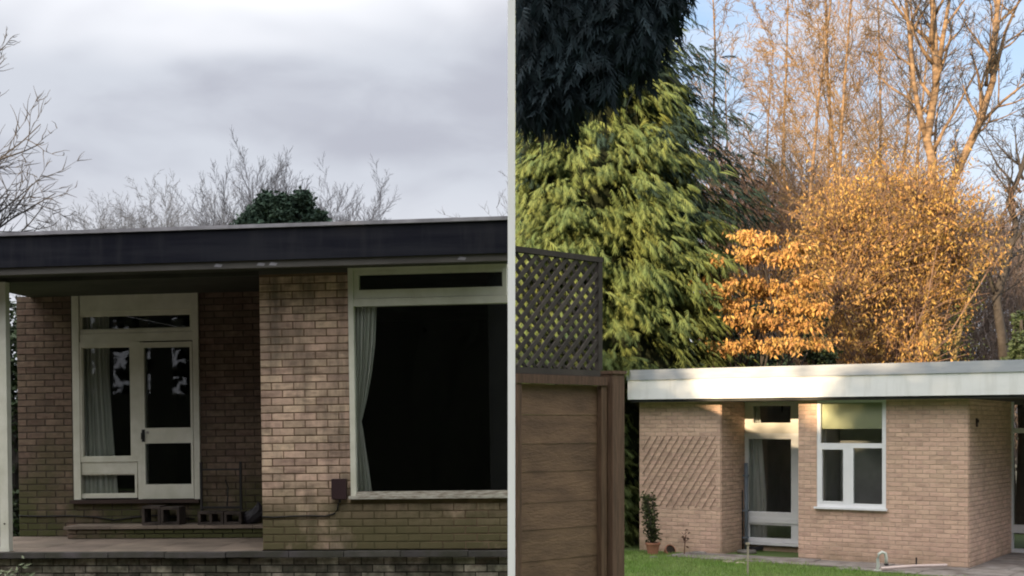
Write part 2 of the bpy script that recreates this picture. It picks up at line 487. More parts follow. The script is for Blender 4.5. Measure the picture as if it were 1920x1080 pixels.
class Bricks:
    """gathers the bricks of one thing; the largest in view become objects, the rest one mesh"""
    def __init__(s, fr): s.fr = fr; s.L = []
    def wall(s, parent, m, t, blist, rot=0.0, at=None):
        """bricks lie on local plane y = t (rot 0) or, turned, on plane x = at going back in y"""
        for (u, z, l, h) in blist:
            if rot == 0: p = (u, t, z)
            else: p = (at, u, z)
            wp = s.fr.world(p) if s.fr else np.array(p)
            px = 960 + FPX * wp[0] / wp[1]; py = HOR - FPX * (wp[2] - EZ) / wp[1]
            vis = -15 < px < 1935 and -10 < py < 1090
            size = l / wp[1] * (abs(math.cos(rot + (s.fr.yaw if s.fr else 0))) if rot == 0 else 0.35)
            s.L.append((size if vis else -1, parent, m, p, l, h, rot))
    def build(s, limit=300):
        s.L.sort(key=lambda e: -e[0])
        meshes = {}
        for k, (sz, parent, m, p, l, h, rot) in enumerate(s.L):
            if k < limit and sz > 0:
                if m not in meshes: meshes[m] = brick_mesh(m)[1]
                o = bpy.data.objects.new('brick', meshes[m]); COL.objects.link(o)
                o.parent = parent; o.location = (p[0], p[1] - (random.random() * 0.003 if rot == 0 else 0), p[2])
                o.scale = (l / 0.215, 1, h / 0.065); o.rotation_euler = (random.uniform(-.006, .006), random.uniform(-.006, .006), rot)
            else:
                meshes.setdefault(('mass', parent, m), MB())
                b0 = brick_mesh.proto
                v = b0.v[0].copy(); v[:, 0] *= l / 0.215; v[:, 2] *= h / 0.065; v[:, 1] -= random.random() * 0.003
                c, si = math.cos(rot), math.sin(rot)
                v = np.stack([v[:, 0] * c - v[:, 1] * si, v[:, 0] * si + v[:, 1] * c, v[:, 2]], 1) + np.array(p)
                meshes[('mass', parent, m)].add(v, b0.q[0])
        for k, b in meshes.items():
            if isinstance(k, tuple):
                b.build('brickwork', k[2], k[1], kind='stuff')


_b = MB()
mat('none', (0.5, 0.5, 0.5))
brick_mesh.proto = brick_mesh('none')[0]

# ------------------------------------------------------------------ ground
MB().add([(-300, -200, 0), (400, -200, 0), (400, 900, 0), (-300, 900, 0)], [(0, 1, 2, 3)]).build('lawn_ground', 'lawn', kind='structure')
MB().add([(-40, -14, 0.004), (-.05, -14, 0.004), (-.05, 12.4, 0.004), (-40, 12.4, 0.004)], [(0, 1, 2, 3)]).build('bounce_ground', 'bounce_ground_dark', kind='structure')  # unseen dark ground added to cut green bounce onto the left house
b = MB()
b.add([(-60, 28, 0.006), (90, 28, 0.006), (90, 140, 0.006), (-60, 140, 0.006)], [(0, 1, 2, 3)])
b.build('woodland_floor', 'earth', kind='structure')

# ================================================================== LEFT HOUSE
LY = R(6.1)
LF = Frame(570, 12.6, LY, roll=R(-0.85))
lh = empty('bungalow', 'flat roofed brick bungalow with a dark fascia, covered porch and huge black picture window', 'house',
           tuple(LF.o), -LY, 0)
lh.rotation_euler = Matrix(LF.M.tolist()).to_euler()
TR = 1.8                                   # the porch wall lies this far back
ZT = 1.07                                  # terrace level (local)
xp0, zc = LF.loc(490, 800, 0)              # pier, left end
xend = LF.x(951, 0)
def xe(t, X=-0.028, z=2.6):
    '''local x where the plane y = t meets the boundary between the two plots'''
    M = LF.M
    return (X - LF.o[0] - M[0, 1] * t - M[0, 2] * z) / M[0, 0]
xend = xe(0)
zter = LF.loc(570, 1031, 0)[1]
ZT = zter
zsof = LF.loc(570, 503, 0)[1]              # underside of the roof
xw0 = LF.x(657, 0)                         # picture window opening
wz0 = LF.loc(800, 926, 0)[1]
LB = Bricks(LF)

# pier and apron wall under the window
pier = MB()
pier.box((xp0, 0, ZT), (xw0, 0.26, zsof)).box((xw0, 0, ZT), (xend - 0.002, 0.26, wz0 - 0.045)).build('brick_wall', 'mortar_left', lh)
pier_o = lh.children[-1]
LB.wall(pier_o, 'brick_left', 0.045, brick_list(xp0 - 0.004, xend - .004, ZT, zsof - 0.055, holes=[(xw0, 99, wz0 - 0.05, 99)], zbase=ZT))
# left return of the pier into the porch
LB.wall(pier_o, 'brick_recess_shaded', 0, brick_list(0.05, TR - 0.01, ZT, zsof - 0.01, zbase=ZT), rot=-math.pi / 2, at=xp0 + 0.035)
ret = box('return_wall', (xp0 + 0.002, 0.262, ZT), (xp0 + 0.25, TR + 0.25, zsof), 'mortar_dark', lh)

# porch wall, left and right of the glazed screen
ra = LF.x(34, TR); rb = LF.x(137, TR); rc = LF.x(373, TR); rd = xp0
szb = LF.loc(250, 939, TR)[1]              # foot of the screen
porch = MB()
porch.box((ra, TR, ZT), (rb, TR + .25, zsof)).box((rc, TR, ZT), (rd, TR + .25, zsof)).box((rb, TR, ZT), (rc, TR + .25, szb - 0.02))
porch_o = porch.build('porch_wall', 'mortar_dark', lh)
bl = brick_list(ra - 0.004, rd, ZT, zsof - 0.005, holes=[(rb - 0.004, rc + 0.004, szb - 0.03, 99)], zbase=ZT)
LB.wall(porch_o, 'brick_recess_shaded', TR + 0.045, bl)
LB.wall(porch_o, 'brick_recess_shaded', 0, brick_list(TR + 0.02, TR + 0.25, ZT, zsof - 0.01, zbase=ZT), rot=-math.pi / 2, at=ra + 0.04)

# plinth step
pa = LF.x(123, TR - 0.38)
pz1 = LF.loc(300, 986, TR - 0.38)[1]
pl_o = box('plinth_wall', (pa, TR - 0.36, ZT), (rd + 0.0, TR - 0.052, pz1 - 0.03), 'mortar_dark', lh)
LB.wall(pl_o, 'brick_recess_shaded', TR - 0.36 + 0.03, brick_list(pa, rd - 0.01, ZT, pz1 - 0.035, L=0.225, course=(pz1 - 0.035 - ZT) / 2 + 1e-4))
x = pa - 0.03
for k in range(5):
    w_ = (rd - 0.005 - pa + 0.03) / 5
    box('coping_slab', (x + 0.003, TR - 0.41, pz1 - 0.03), (x + w_ - 0.003, TR - 0.006, pz1 + random.uniform(0, .003)), 'slab_pink', pl_o)
    x += w_

# back volume so that light cannot pass behind the rooms
shell = MB()
X0, X1, YB = ra + 0.0, xend, TR + 4.5
shell.box((ra, YB, 0.0), (xe(YB + .2), YB + .2, zsof))
shell.box((ra - 0.0, TR + .252, 0.0), (ra + .2, YB, zsof))
shell.prism([(xe(.262) - .2, .262), (xe(.262) - .003, .262), (xe(YB) - .003, YB - .002), (xe(YB) - .2, YB - .002)], 0.0, zsof)
shell.box((ra + .2, TR + .3, ZT + 0.2), (xe(YB) - .25, YB, ZT + 0.25))
shell.box((xp0 + 0.252, 0.262, ZT + 0.2), (xe(TR + .3) - .25, TR + .3, ZT + 0.25))
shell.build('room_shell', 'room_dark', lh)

# roof
OH = 0.55
fzb_ = LF.loc(500, 487.5, -OH)[1]
fzt_ = LF.loc(500, 420.5, -OH)[1]
xl = LF.x(-160, -OH)
roof = MB().prism([(xl + 0.05, -OH + 0.1), (xe(-OH + .1, -.03, 4.2) - .002, -OH + .1), (xe(YB + .4, -.03, 4.2) - .002, YB + .4), (xl + .05, YB + .4)], zsof + 0.001, fzt_ - 0.06).build('roof', 'felt', lh)
box('fascia_board', (xl, -OH, fzb_ + .002), (xe(-OH, -.034, 4.2), -OH + .026, fzt_ - 0.035), 'fascia_dark', roof)
box('lower_fascia', (xl + 0.02, -OH + .028, zsof - 0.05), (xe(-OH, -.034, 4.2), -OH + .10, fzt_ - 0.065), 'fascia_lower', roof)
box('roof_edge_trim', (xl - .01, -OH - .03, fzt_ - 0.034), (xe(-OH, -.034, 4.2), -OH + .10, fzt_), 'trim_grey', roof)
box('soffit', (xl + .03, -OH + .102, zsof - 0.012), (xend, -0.004, zsof), 'soffit_shaded', roof)
box('porch_ceiling', (xl + .03, -0.003, zsof - 0.013), (xp0 - .003, TR - 0.003, zsof - .001), 'soffit_shaded', roof)
box('porch_beam', (xl + .03, 0.02, zsof - 0.055), (xp0 - .006, 0.12, zsof - 0.014), 'soffit_shaded', roof)
for px in (405, 485, 508, 862):
    xx = LF.x(px, -OH + .02)
    MB().add([(xx, -OH + .024, zsof - .03), (xx + .07, -OH + .026, zsof - .035), (xx + .085, -OH + .026, zsof - .012), (xx + .02, -OH + .026, zsof + .0)], [(0, 1, 2, 3)]).build('peeled_paint', 'trim_grey', roof)

# wall band over the pier
box('head_band', (xp0 + .0, -0.018, zsof - 0.052), (xw0 - 0.0, -0.002, zsof - 0.013), 'fascia_lower', lh)

# glazed screen in the porch
T = TR - 0.02


def rect(fr, t, x0, y0, x1, y1):
    """pixel rectangle -> local x0, z0, x1, z1 on plane t"""
    xm, ym = (x0 + x1) / 2, (y0 + y1) / 2
    return fr.x(x0, t, ym), fr.loc(xm, y1, t)[1], fr.x(x1, t, ym), fr.loc(xm, y0, t)[1]


def bars(mb, fr, t0, t1, rects):
    for r in rects:
        a, b_, c, d = rect(fr, t0, *r)
        mb.box((a, t0, b_), (c, t1, d))


def framed(parent, fr, t, outer, inner, m, depth=0.06, name='window_frame', bead=0.012):
    """one frame of four butted members around the pane it holds, with a stepped inner bead"""
    a, b_, c, d = rect(fr, t, *outer)
    e, f, g, h = rect(fr, t, *inner)
    mb = MB()
    mb.box((a, t, b_), (e, t + depth, d)).box((g, t, b_), (c, t + depth, d))
    mb.box((e, t + .001, b_), (g, t + depth, f)).box((e, t + .001, h), (g, t + depth, d))
    o = mb.build(name, m, parent)
    mb = MB()
    B = bead
    mb.box((e, t + .014, f), (e + B, t + .03, h)).box((g - B, t + .014, f), (g, t + .03, h))
    mb.box((e + B, t + .015, f), (g - B, t + .03, f + B)).box((e + B, t + .015, h - B), (g - B, t + .03, h))
    mb.build('glazing_bead', m, o)
    box('glass_pane', (e - .004, t + .0305, f - .004), (g + .004, t + .0345, h + .004), 'glass', o)
    return o


scr = MB()
bars(scr, LF, T - 0.02, T + 0.10, [(136, 540, 149, 937), (362, 540, 373, 937)])
bars(scr, LF, T - 0.015, T + 0.10, [(149.3, 540, 361.7, 582)])
scr_o = scr.build('screen_frame', 'white_paint', lh)
framed(lh, LF, T, (149.4, 582.4, 361.6, 624), (151, 590, 357, 617), 'white_paint', name='transom_window')
bars_o = MB(); bars(bars_o, LF, T - .006, T + .09, [(149.4, 624.3, 361.6, 640)]); bars_o.build('transom_rail', 'white_paint', lh)
bars_o = MB(); bars(bars_o, LF, T - .012, T + .09, [(257.3, 640.3, 263.7, 936)]); bars_o.build('mullion', 'white_paint', lh)
framed(lh, LF, T - .012, (149.5, 640.4, 257, 866), (154, 650, 245, 857), 'white_paint', name='casement_window')
bars_o = MB(); bars(bars_o, LF, T + .002, T + .09, [(149.4, 866.3, 257.1, 886)]); bars_o.build('middle_rail', 'white_paint', lh)
framed(lh, LF, T, (149.4, 886.2, 257.1, 934), (150.5, 889, 254, 927), 'white_paint', name='low_window')
# door
a, b_, c, d = rect(LF, T - .018, 264, 641, 361.6, 935)
e, f, g, h = rect(LF, T - .018, 270.5, 651, 356.5, 802)
e2, f2, g2, h2 = rect(LF, T - .018, 272, 831, 356.5, 908)
mb = MB()
t0, t1 = T - .018, T + .03
mb.box((a, t0, b_), (e, t1, d)).box((g, t0, b_), (c, t1, d)).box((e, t0 + .001, b_), (g, t1, f2)).box((e, t0 + .001, h2), (g, t1, f)).box((e, t0 + .001, h), (g, t1, d))
door = mb.build('door', 'white_paint', lh)
box('upper_glass', (e - .004, t0 + .022, f - .004), (g + .004, t0 + .026, h + .004), 'glass', door)
box('lower_glass', (e - .004, t0 + .022, f2 - .004), (g + .004, t0 + .026, h2 + .004), 'glass', door)
hx, hz = LF.loc(269, 817, t0)
hb = MB().box((hx - .018, t0 - .006, hz - .07), (hx + .018, t0 - .0005, hz + .07))
hb.tube([(hx, t0 - .006, hz + .03), (hx, t0 - .05, hz + .03), (hx, t0 - .055, hz - .04)], .009, 8)
hb.build('door_handle', 'black_metal', door)
kx, kz = LF.loc(277, 811, t0)
MB().box((kx - .014, t0 - .006, kz - .014), (kx + .014, t0 - .0005, kz + .014)).build('lock_plate', 'steel', door)
a, b_, c, d = rect(LF, T, 136, 936.5, 374, 943)
box('door_sill', (a - .01, T - .06, b_), (c + .01, T + .1, d), 'sill_brown', lh)

# picture window
WT = -0.012
a, b_, c, d = rect(LF, WT, 656, 503, 951, 926)
e = LF.x(667, WT)
zt0 = LF.loc(800, 570, WT)[1]; zt1 = LF.loc(800, 557, WT)[1]
fb = MB().box((a, WT - .03, wz0 - .02), (e, WT + .12, zsof - .015))
fb.box((e, WT - .02, zt1 - .075), (xend, WT + .10, zt1 - .003))            # transom
fb.box((e, WT - .015, zsof - .05), (xend, WT + .10, zsof - .014))           # head
pw = fb.build('picture_window', 'white_paint', lh)
tl = MB(); zz0, zz1 = zt1, zsof - .052
x1_ = xend - .005
i0x, i1x = LF.x(677, WT), LF.x(946, WT)
i0z, i1z = LF.loc(680, 544, WT)[1], LF.loc(680, 516, WT)[1]
tl.box((e + .002, WT - .012, zz0), (i0x, WT + .05, zz1)).box((i1x, WT - .012, zz0), (x1_, WT + .05, zz1))
tl.box((i0x, WT - .011, zz0), (i1x, WT + .05, i0z)).box((i0x, WT - .011, i1z), (i1x, WT + .05, zz1))
tlo = tl.build('toplight_frame', 'white_paint', pw)
box('toplight_pane', (i0x - .004, WT + .02, i0z - .004), (i1x + .004, WT + .024, i1z + .004), 'glass', pw)
box('glass_pane', (e - .004, WT + .03, wz0 + .02), (xend - .01, WT + .036, zt1 - .07), 'glass', pw)
sl_ = MB().box((a - .012, WT - .075, wz0 - .042), (xend, WT + .02, wz0 - .012)).box((e, WT - .045, wz0 - .011), (xend, WT + .09, wz0 + .008)).box((e, WT - .012, wz0 + .009), (xend, WT + .028, wz0 + .028))
sl_.build('window_sill', 'sill_left', pw)
LB.build(300)


def curtain(name, label, fr_root, prof, t, m, folds, amp=0.03, group=None, n=60):
    """prof: list of (z, x_left, x_right); hanging folds gathered between those edges"""
    zs = [p[0] for p in prof][::-1]
    mb = MB(); rows = 40; V = []
    for i in range(rows + 1):
        z = zs[0] + (zs[-1] - zs[0]) * i / rows
        xa = np.interp(z, zs, [p[1] for p in prof][::-1]); xb = np.interp(z, zs, [p[2] for p in prof][::-1])
        for j in range(n + 1):
            u = j / n
            ph = u * folds * 2 * math.pi
            V.append((xa + (xb - xa) * u + 0.004 * math.sin(ph * 1.7 + z * 2), t + amp * math.sin(ph + 0.5 * math.sin(z * 2.3)) + 0.3 * amp * math.sin(ph * 2.3 + z), z))
    q = [(i * (n + 1) + j, i * (n + 1) + j + 1, (i + 1) * (n + 1) + j + 1, (i + 1) * (n + 1) + j) for i in range(rows) for j in range(n)]
    mb.add(V, q)
    o = mb.build(name, m, None, smooth=True)
    o.location = fr_root.location; o.rotation_euler = fr_root.rotation_euler
    return tag(o, label, 'curtain', group)


ct = WT + .07
prof = []
for (py, xa, xb) in ((572, 667, 709), (640, 667, 705), (700, 667, 697), (750, 667, 687), (782, 667, 679), (792, 667, 676), (802, 667, 679), (840, 667, 684), (880, 667, 690), (921, 667, 695)):
    xx, z = LF.loc(xa, py, ct); prof.append((z, xx, LF.x(xb, ct)))
curtain('curtain', 'pale green curtain tied back at the left edge of the big black picture window', lh, prof, ct + .02, 'curtain_green', 5.5, 0.022)
ct = T + .085
x0_, z1_ = LF.loc(150, 585, ct); z0_ = LF.loc(150, 930, ct)[1]
curtain('curtain', 'pale curtain hanging behind the tall window beside the white glazed porch door', lh,
        [(z1_, x0_, LF.x(205, ct)), (LF.loc(150, 700, ct)[1], x0_, LF.x(205, ct)), (LF.loc(150, 860, ct)[1], x0_, LF.x(214, ct)), (z0_, x0_, LF.x(218, ct))], ct + .03, 'curtain_green', 7, 0.028)

# terrace, slabs, retaining wall
terr = empty('terrace', 'raised paved terrace with dark coping over a mossy brick retaining wall', 'terrace', tuple(LF.o))
terr.rotation_euler = lh.rotation_euler
xt0 = LF.x(-120, 0)
core = MB().box((xt0, -0.02, -0.9), (xend - .003, TR + .3, ZT - 0.045)).build('retaining_wall', 'mortar_wet', terr)
TB = Bricks(LF)
TB.wall(core, 'brick_retaining', -0.02 + 0.04, brick_list(xt0, xend - .01, ZT - .07 - .075 * 16, ZT - .07, zbase=ZT - .07 - .075 * 16))
TB.build(300)
x = xt0
while x < xend - 0.1:
    w_ = random.uniform(0.52, 0.66); w_ = min(w_, xend - .004 - x)
    dz = random.uniform(-.004, .003)
    MB().box((x + .004, -0.13 + random.uniform(-.01, .01), ZT - .058 + dz), (x + w_ - .004, -0.052, ZT - .004 + dz)).build('coping_slab', 'coping', terr)
    x += w_
y = -0.048
while y < TR - .05:
    x = xt0 + random.uniform(-.3, 0); hgt = min(0.46, TR - .003 - y)
    while x < xp0 - 0.05:
        w_ = 0.62
        xb = min(x + w_ - .004, xp0 - .003)
        if y < 0 or True:
            box('paving_slab', (x + .004, y, ZT - .044), (xb, y + hgt - .006, ZT - .0015 + random.uniform(-.001, .001)), 'slab_pink', terr)
        x += w_
    y += hgt

# porch post
px0 = LF.x(1, 0.0); px1 = LF.x(17, 0.0)
po = MB().box((px0, -.04, ZT), (px1, .045, zsof - .056)).build('porch_post', 'white_paint', lh)
box('post_foot', (px0 - .006, -.046, ZT + .0005), (px1 + .006, -.0405, ZT + .05), 'white_paint', po)
MB().tube([(px0 + .05, -.039, ZT + .28), (px0 + .05, -.046, ZT + .28)], .008, 8).build('post_bolt', 'sill_brown', po)


def placed(o, root=lh):
    o.location = root.location; o.rotation_euler = root.rotation_euler
    return o


# meter box and cable on the pier
a, b_, c, d = rect(LF, -.07, 623, 898, 648, 937)
mbx = placed(MB().box((a, -.075, b_), (c, -.006, d)).build('meter_box', 'brown_plastic'))
tag(mbx, 'small dark brown box fixed low on the sunless brick pier beside the picture window', 'junction box')
lid = box('box_lid', (a - .006, -.083, b_ + .01), (c + .006, -.0755, d - .004), 'brown_plastic', mbx)
gl_ = MB().tube([((a + c) / 2, -.04, b_ - .03), ((a + c) / 2, -.04, b_ - .0005)], .012, 8).build('cable_gland', 'black_plastic', mbx)
P = []
for (px, py) in ((634, 943), (633, 955), (627, 963), (610, 968), (580, 967), (545, 968), (515, 970), (491, 969)):
    x, z = LF.loc(px, py, -.018); P.append((x, -.018, z))
cab = placed(MB().tube(P, .008, 6).build('cable', 'cable', smooth=True))
tag(cab, 'black cable drooping from the brown box across the foot of the brick pier', 'cable')
P = []
for (px, py) in ((36, 967), (80, 968), (130, 967), (175, 969), (215, 975), (250, 970), (290, 966), (330, 970), (365, 973)):
    x, z = LF.loc(px, py, TR - .02); P.append((x, TR - .022, z))
cab = placed(MB().tube(P, .008, 6).build('cable', 'cable', smooth=True))
tag(cab, 'black cable sagging along the porch wall under the glazed door', 'cable')


# hollow blocks and metal rack on the plinth
def hollow_block(px0, px1, py0, py1, label, cells=1):
    t = TR - .30
    a, b_, c, d = rect(LF, t, px0, py0, px1, py1)
    b_ = pz1 + .003
    mb = MB(); k = .028
    mb.box((a, t, b_), (c, t + .2, b_ + k)).box((a, t, d - k), (c, t + .2, d))
    ww = (c - a - k) / cells
    for i in range(cells + 1):
        mb.box((a + ww * i, t + .002, b_ + k), (a + ww * i + k, t + .2, d - k))
    o = placed(mb.build('hollow_block', 'concrete_block'))
    return tag(o, label, 'block', 'hollow blocks on the porch plinth')


hollow_block(266, 300, 949, 981, 'dark hollow block on the porch ledge below the glazed door, left of its pair')
hollow_block(301, 336, 951, 981, 'dark hollow block on the porch ledge, right one of the pair under the door')
hollow_block(371, 418, 959, 981, 'low two-celled block on the ledge beneath the black metal rack', 2)
hollow_block(420, 452, 960, 981, 'low block on the ledge between the rack and the brick pier', 1)
rk = MB(); t = TR - .22
zt_ = LF.loc(400, 958, t)[1]; zp = LF.loc(400, 866, t)[1]
for px in (375, 449):
    x = LF.x(px, t)
    rk.box((x - .012, t, zt_ + .002), (x + .012, t + .03, zp))
rack = bpy.data.objects.new('metal_rack', None); COL.objects.link(rack); placed(rack)
for px in (375, 449):
    x = LF.x(px, t)
    box('upright', (x - .012, t, zt_ + .002), (x + .012, t + .03, zp), 'black_metal', rack)
tag(rack, 'black metal rack with two uprights standing on blocks in the porch corner', 'rack')
x0_, x1_ = LF.x(375, t) + .0125, LF.x(449, t) - .0125
zb = LF.loc(400, 882, t)[1]
box('rack_bar', (x0_, t + .004, zb), (x1_, t + .022, zb + .018), 'black_metal', rack)
box('rack_bar', (x0_, t + .004, zt_ + .03), (x1_, t + .022, zt_ + .05), 'black_metal', rack)
P = [(LF.x(420, t), t + .02, LF.loc(420, 900, t)[1]), (LF.x(425, t), t + .02, LF.loc(425, 915, t)[1]), (LF.x(423, t), t + .02, zt_ + .052)]
MB().tube(P, .008, 5).build('rack_hook', 'black_metal', rack)
# crumpled black bag in the corner
bx, bz = LF.loc(472, 975, TR - .2)
V = []; k = 14; rows = 8
for i in range(rows + 1):
    u = i / rows; z = 0.20 * (1 - math.cos(u * math.pi)) / 2 + 0.0
    r = 0.11 * math.sin(math.pi * min(u * .92 + .05, 1)) ** .7
    for j in range(k):
        th = 2 * math.pi * j / k; rr = r * (1 + .28 * math.sin(3 * th + u * 5) * u + random.uniform(-.06, .06))
        V.append((bx + rr * math.cos(th) + .05 * u, TR - .2 + .7 * rr * math.sin(th), pz1 + .002 + z + (.05 * math.cos(th) * u)))
q = [(i * k + j, i * k + (j + 1) % k, (i + 1) * k + (j + 1) % k, (i + 1) * k + j) for i in range(rows) for j in range(k)]
bag = placed(MB().add(V, q).build('rubbish_bag', 'black_plastic'))
tag(bag, 'crumpled black bag slumped on the porch ledge against the pier', 'bag')

# ================================================================== RIGHT HOUSE
RY = R(33.0)
RF = Frame(1815, 20.7, RY)
rh = empty('bungalow', 'flat roofed pale brick bungalow with a deep white fascia behind the lawn', 'house', tuple(RF.o), -RY)
zs = RF.loc(1815, 746, 0)[1]
def gz(px, py, t=0): return RF.loc(px, py, t)[1]
def gx(px, t=0): return RF.x(px, t)
xa, xb, xc, xd = gx(1199), gx(1351), gx(1497), 0.0
D1, D2 = 1.10, 3.17
GZ = -0.05
RB = Bricks(RF)
# left block
w1 = MB().box((xa, 0, GZ), (xb, D1 + .25, zs)).build('left_wall', 'mortar_right', rh)
RB.wall(w1, 'brick_right', .045, brick_list(xa - .004, xb + .004, GZ, zs - .005, zbase=GZ))
RB.wall(w1, 'brick_right', 0, brick_list(.01, D1, GZ, zs - .005, zbase=GZ, phase=1), rot=math.pi / 2, at=xb - .035)
# right block with the window opening
wx0, wz0r, wx1, wz1r = rect(RF, 0, 1532, 750, 1660, 955)
wz1r = zs - .012
w2 = MB().box((xc, 0, GZ), (wx0, .26, zs)).box((wx1, 0, GZ), (xd, .26, zs)).box((wx0, 0, GZ), (wx1, .26, wz0r)).build('front_wall', 'mortar_right', rh)
RB.wall(w2, 'brick_right', .045, brick_list(xc - .004, xd + .004, GZ, zs - .005, holes=[(wx0, wx1, wz0r, 99)], zbase=GZ))
w3 = MB().box((-.26, .262, GZ), (-.0, D2 + .25, zs)).build('side_wall', 'mortar_right', rh)
RB.wall(w3, 'brick_right', 0, brick_list(.01, D2, GZ, zs - .005, zbase=GZ, phase=1), rot=math.pi / 2, at=-.035)
# wall under the tall glazed door
dx0, dx1 = gx(1394, D1), gx(1499, D1)
dzb = gz(1445, 1021, D1)
w4 = MB().box((xb + .002, D1, GZ), (xc + .3, D1 + .25, dzb - .03)).build('step_wall', 'mortar_right', rh)
RB.wall(w4, 'brick_right', D1 + .04, brick_list(xb + .01, xc + .3, GZ, dzb - .035, zbase=GZ))
RB.build(300)

# tall glazed door unit
tD = D1 - .02
zt = zs - .02
framed(rh, RF, tD, (1396, 752, 1497, 812), (1411, 760, 1483, 794), 'cream_paint', name='transom_window')
mb = MB(); bars(mb, RF, tD - .02, tD + .09, [(1394, 812.2, 1499, 818)]); mb.build('transom_rail', 'white_upvc', rh)
o = framed(rh, RF, tD - .005, (1396, 818.2, 1497, 972), (1402, 822, 1484, 961), 'white_upvc', name='tall_window')
mb = MB(); bars(mb, RF, tD - .02, tD + .09, [(1394, 972.2, 1499, 981)]); mb.build('middle_rail', 'white_upvc', rh)
framed(rh, RF, tD, (1396, 981.2, 1497, 1017), (1404, 984, 1484, 1010), 'white_upvc', name='low_window')
a, b_, c, d = rect(RF, tD, 1392, 1017.3, 1500, 1022)
box('door_sill', (a, tD - .07, b_), (c, tD + .1, d), 'white_upvc', rh)
mb = MB().box((xb + .002, tD + .0, dzb), (gx(1396, tD) - .001, tD + .09, zs)).build('door_jamb', 'cream_paint', rh)
mb = MB().box((gx(1497, tD) + .001, tD + .0, dzb), (xc + .35, tD + .09, zs)).build('door_jamb', 'cream_paint', rh)
ct = tD + .07
zz = [gz(1445, y, ct) for y in (756, 980, 1015)]
curtain('curtain', 'white curtain gathered at the left of the tall glazed opening by the downpipe', rh,
        [(zz[0], gx(1397, ct), gx(1424, ct)), (gz(1445, 812, ct), gx(1397, ct), gx(1428, ct)), (zz[1], gx(1399, ct), gx(1437, ct)), (zz[2], gx(1399, ct), gx(1437, ct))], ct + .02, 'curtain_white', 4, .025)
box('room_shell', (xa + .2, D1 + 2.6, GZ), (xd - .27, D1 + 2.8, zs), 'room_mid', rh)
sh = MB().box((xb - .1, D1 + .3, GZ + .1), (xd - .28, D1 + 2.59, GZ + .15)).box((xb - .05, D1 + .26, GZ + .16), (xb - .0, D1 + 2.59, zs)).box((-.36, .3, GZ + .16), (-.28, D1 + 2.59, zs))
sh.box((xc + .36, .28, GZ + .16), (xc + .4, D1 + 2.5, zs))
sh.box((xc + .42, .95, GZ + .16), (-.38, 1.0, zs))  # pale partition added close behind the window to lighten its panes
sh.build('partition_and_backing', 'room_mid', rh)

# white two-light window
tW = -.012
fw = MB()
a, b_, c, d = rect(RF, tW, 1532, 750, 1661, 955)
zm0, zm1 = gz(1600, 840, tW), gz(1600, 831, tW)
k = .062
fw.box((a, tW, b_ + .03), (a + k, tW + .07, zs - .015)).box((c - k, tW, b_ + .03), (c, tW + .07, zs - .015))
fw.box((a + k, tW + .001, b_ + .03), (c - k, tW + .07, b_ + .1)).box((a + k, tW + .001, zs - .055), (c - k, tW + .07, zs - .015))
fw.box((a + k, tW - .004, zm0), (c - k, tW + .07, zm1))
xm0, xm1 = gx(1584, tW), gx(1600, tW)
fw.box((xm0, tW - .002, b_ + .1), (xm1, tW + .07, zm0))
wn = fw.build('window', 'white_upvc', rh)
# opening casement, left
ci = .028
cs = MB().box((a + k, tW - .006, b_ + .1), (a + k + ci, tW + .05, zm0)).box((xm0 - ci, tW - .006, b_ + .1), (xm0, tW + .05, zm0))
cs.box((a + k + ci, tW - .005, b_ + .1), (xm0 - ci, tW + .05, b_ + .1 + ci)).box((a + k + ci, tW - .005, zm0 - ci), (xm0 - ci, tW + .05, zm0))
cs.build('casement', 'white_upvc', wn)
box('glass_pane', (a + k, tW + .03, b_ + .1), (xm0, tW + .035, zm0), 'glass', wn)
box('glass_pane', (xm1, tW + .03, b_ + .1), (c - k, tW + .035, zm0), 'glass', wn)
box('glass_pane', (a + k, tW + .03, zm1), (c - k, tW + .035, zs - .055), 'glass', wn)
box('window_sill', (a - .04, tW - .06, b_ - .005), (c + .03, tW + .06, b_ + .028), 'white_upvc', wn)
bz0 = gz(1600, 802, .1)
bl = MB().box((a + k + .01, tW + .050, bz0), (c - k - .01, tW + .054, zs - .06)).box((a + k + .01, tW + .046, bz0 - .018), (c - k - .01, tW + .058, bz0 - .0005))
bl = bl.build('roller_blind', 'blind_green'); bl.location = rh.location; bl.rotation_euler = rh.rotation_euler
tag(bl, 'pale green roller blind pulled part way down behind the two light window', 'blind')

# glazed door at the right edge, deep in the recess
tP = D2
p0, p1 = gx(1893, tP), gx(1975, tP)
z0 = gz(1905, 1036, tP)
mb = MB().box((p0, tP - .02, z0), (gx(1900, tP), tP + .08, zs)).box((p1 - .08, tP - .02, z0), (p1, tP + .08, zs))
za, zb_ = gz(1905, 812, tP), gz(1905, 803, tP)
mb.box((gx(1900, tP), tP - .015, za), (p1 - .08, tP + .08, zb_))
zc0, zc1 = gz(1905, 999, tP), gz(1905, 984, tP)
mb.box((gx(1900, tP), tP - .015, zc0), (p1 - .08, tP + .08, zc1))
mb.box((gx(1900, tP), tP - .015, z0), (p1 - .08, tP + .08, z0 + .07))
gd = mb.build('glazed_door', 'white_upvc', rh)
box('glass_pane', (gx(1900, tP), tP + .02, z0 + .07), (p1 - .08, tP + .025, zc0), 'glass', gd)
box('glass_pane', (gx(1900, tP), tP + .02, zc1), (p1 - .08, tP + .025, za), 'glass', gd)
box('glass_pane', (gx(1900, tP), tP + .02, zb_), (p1 - .08, tP + .025, zs - .02), 'glass', gd)
box('back_wall', (p1, D2, GZ), (p1 + 4, D2 + .2, zs), 'mortar_right', rh)
box('door_step', (0.002, D2 - .35, GZ), (p1 + .5, D2 - .022, z0 - .002), 'paving_grey', rh)
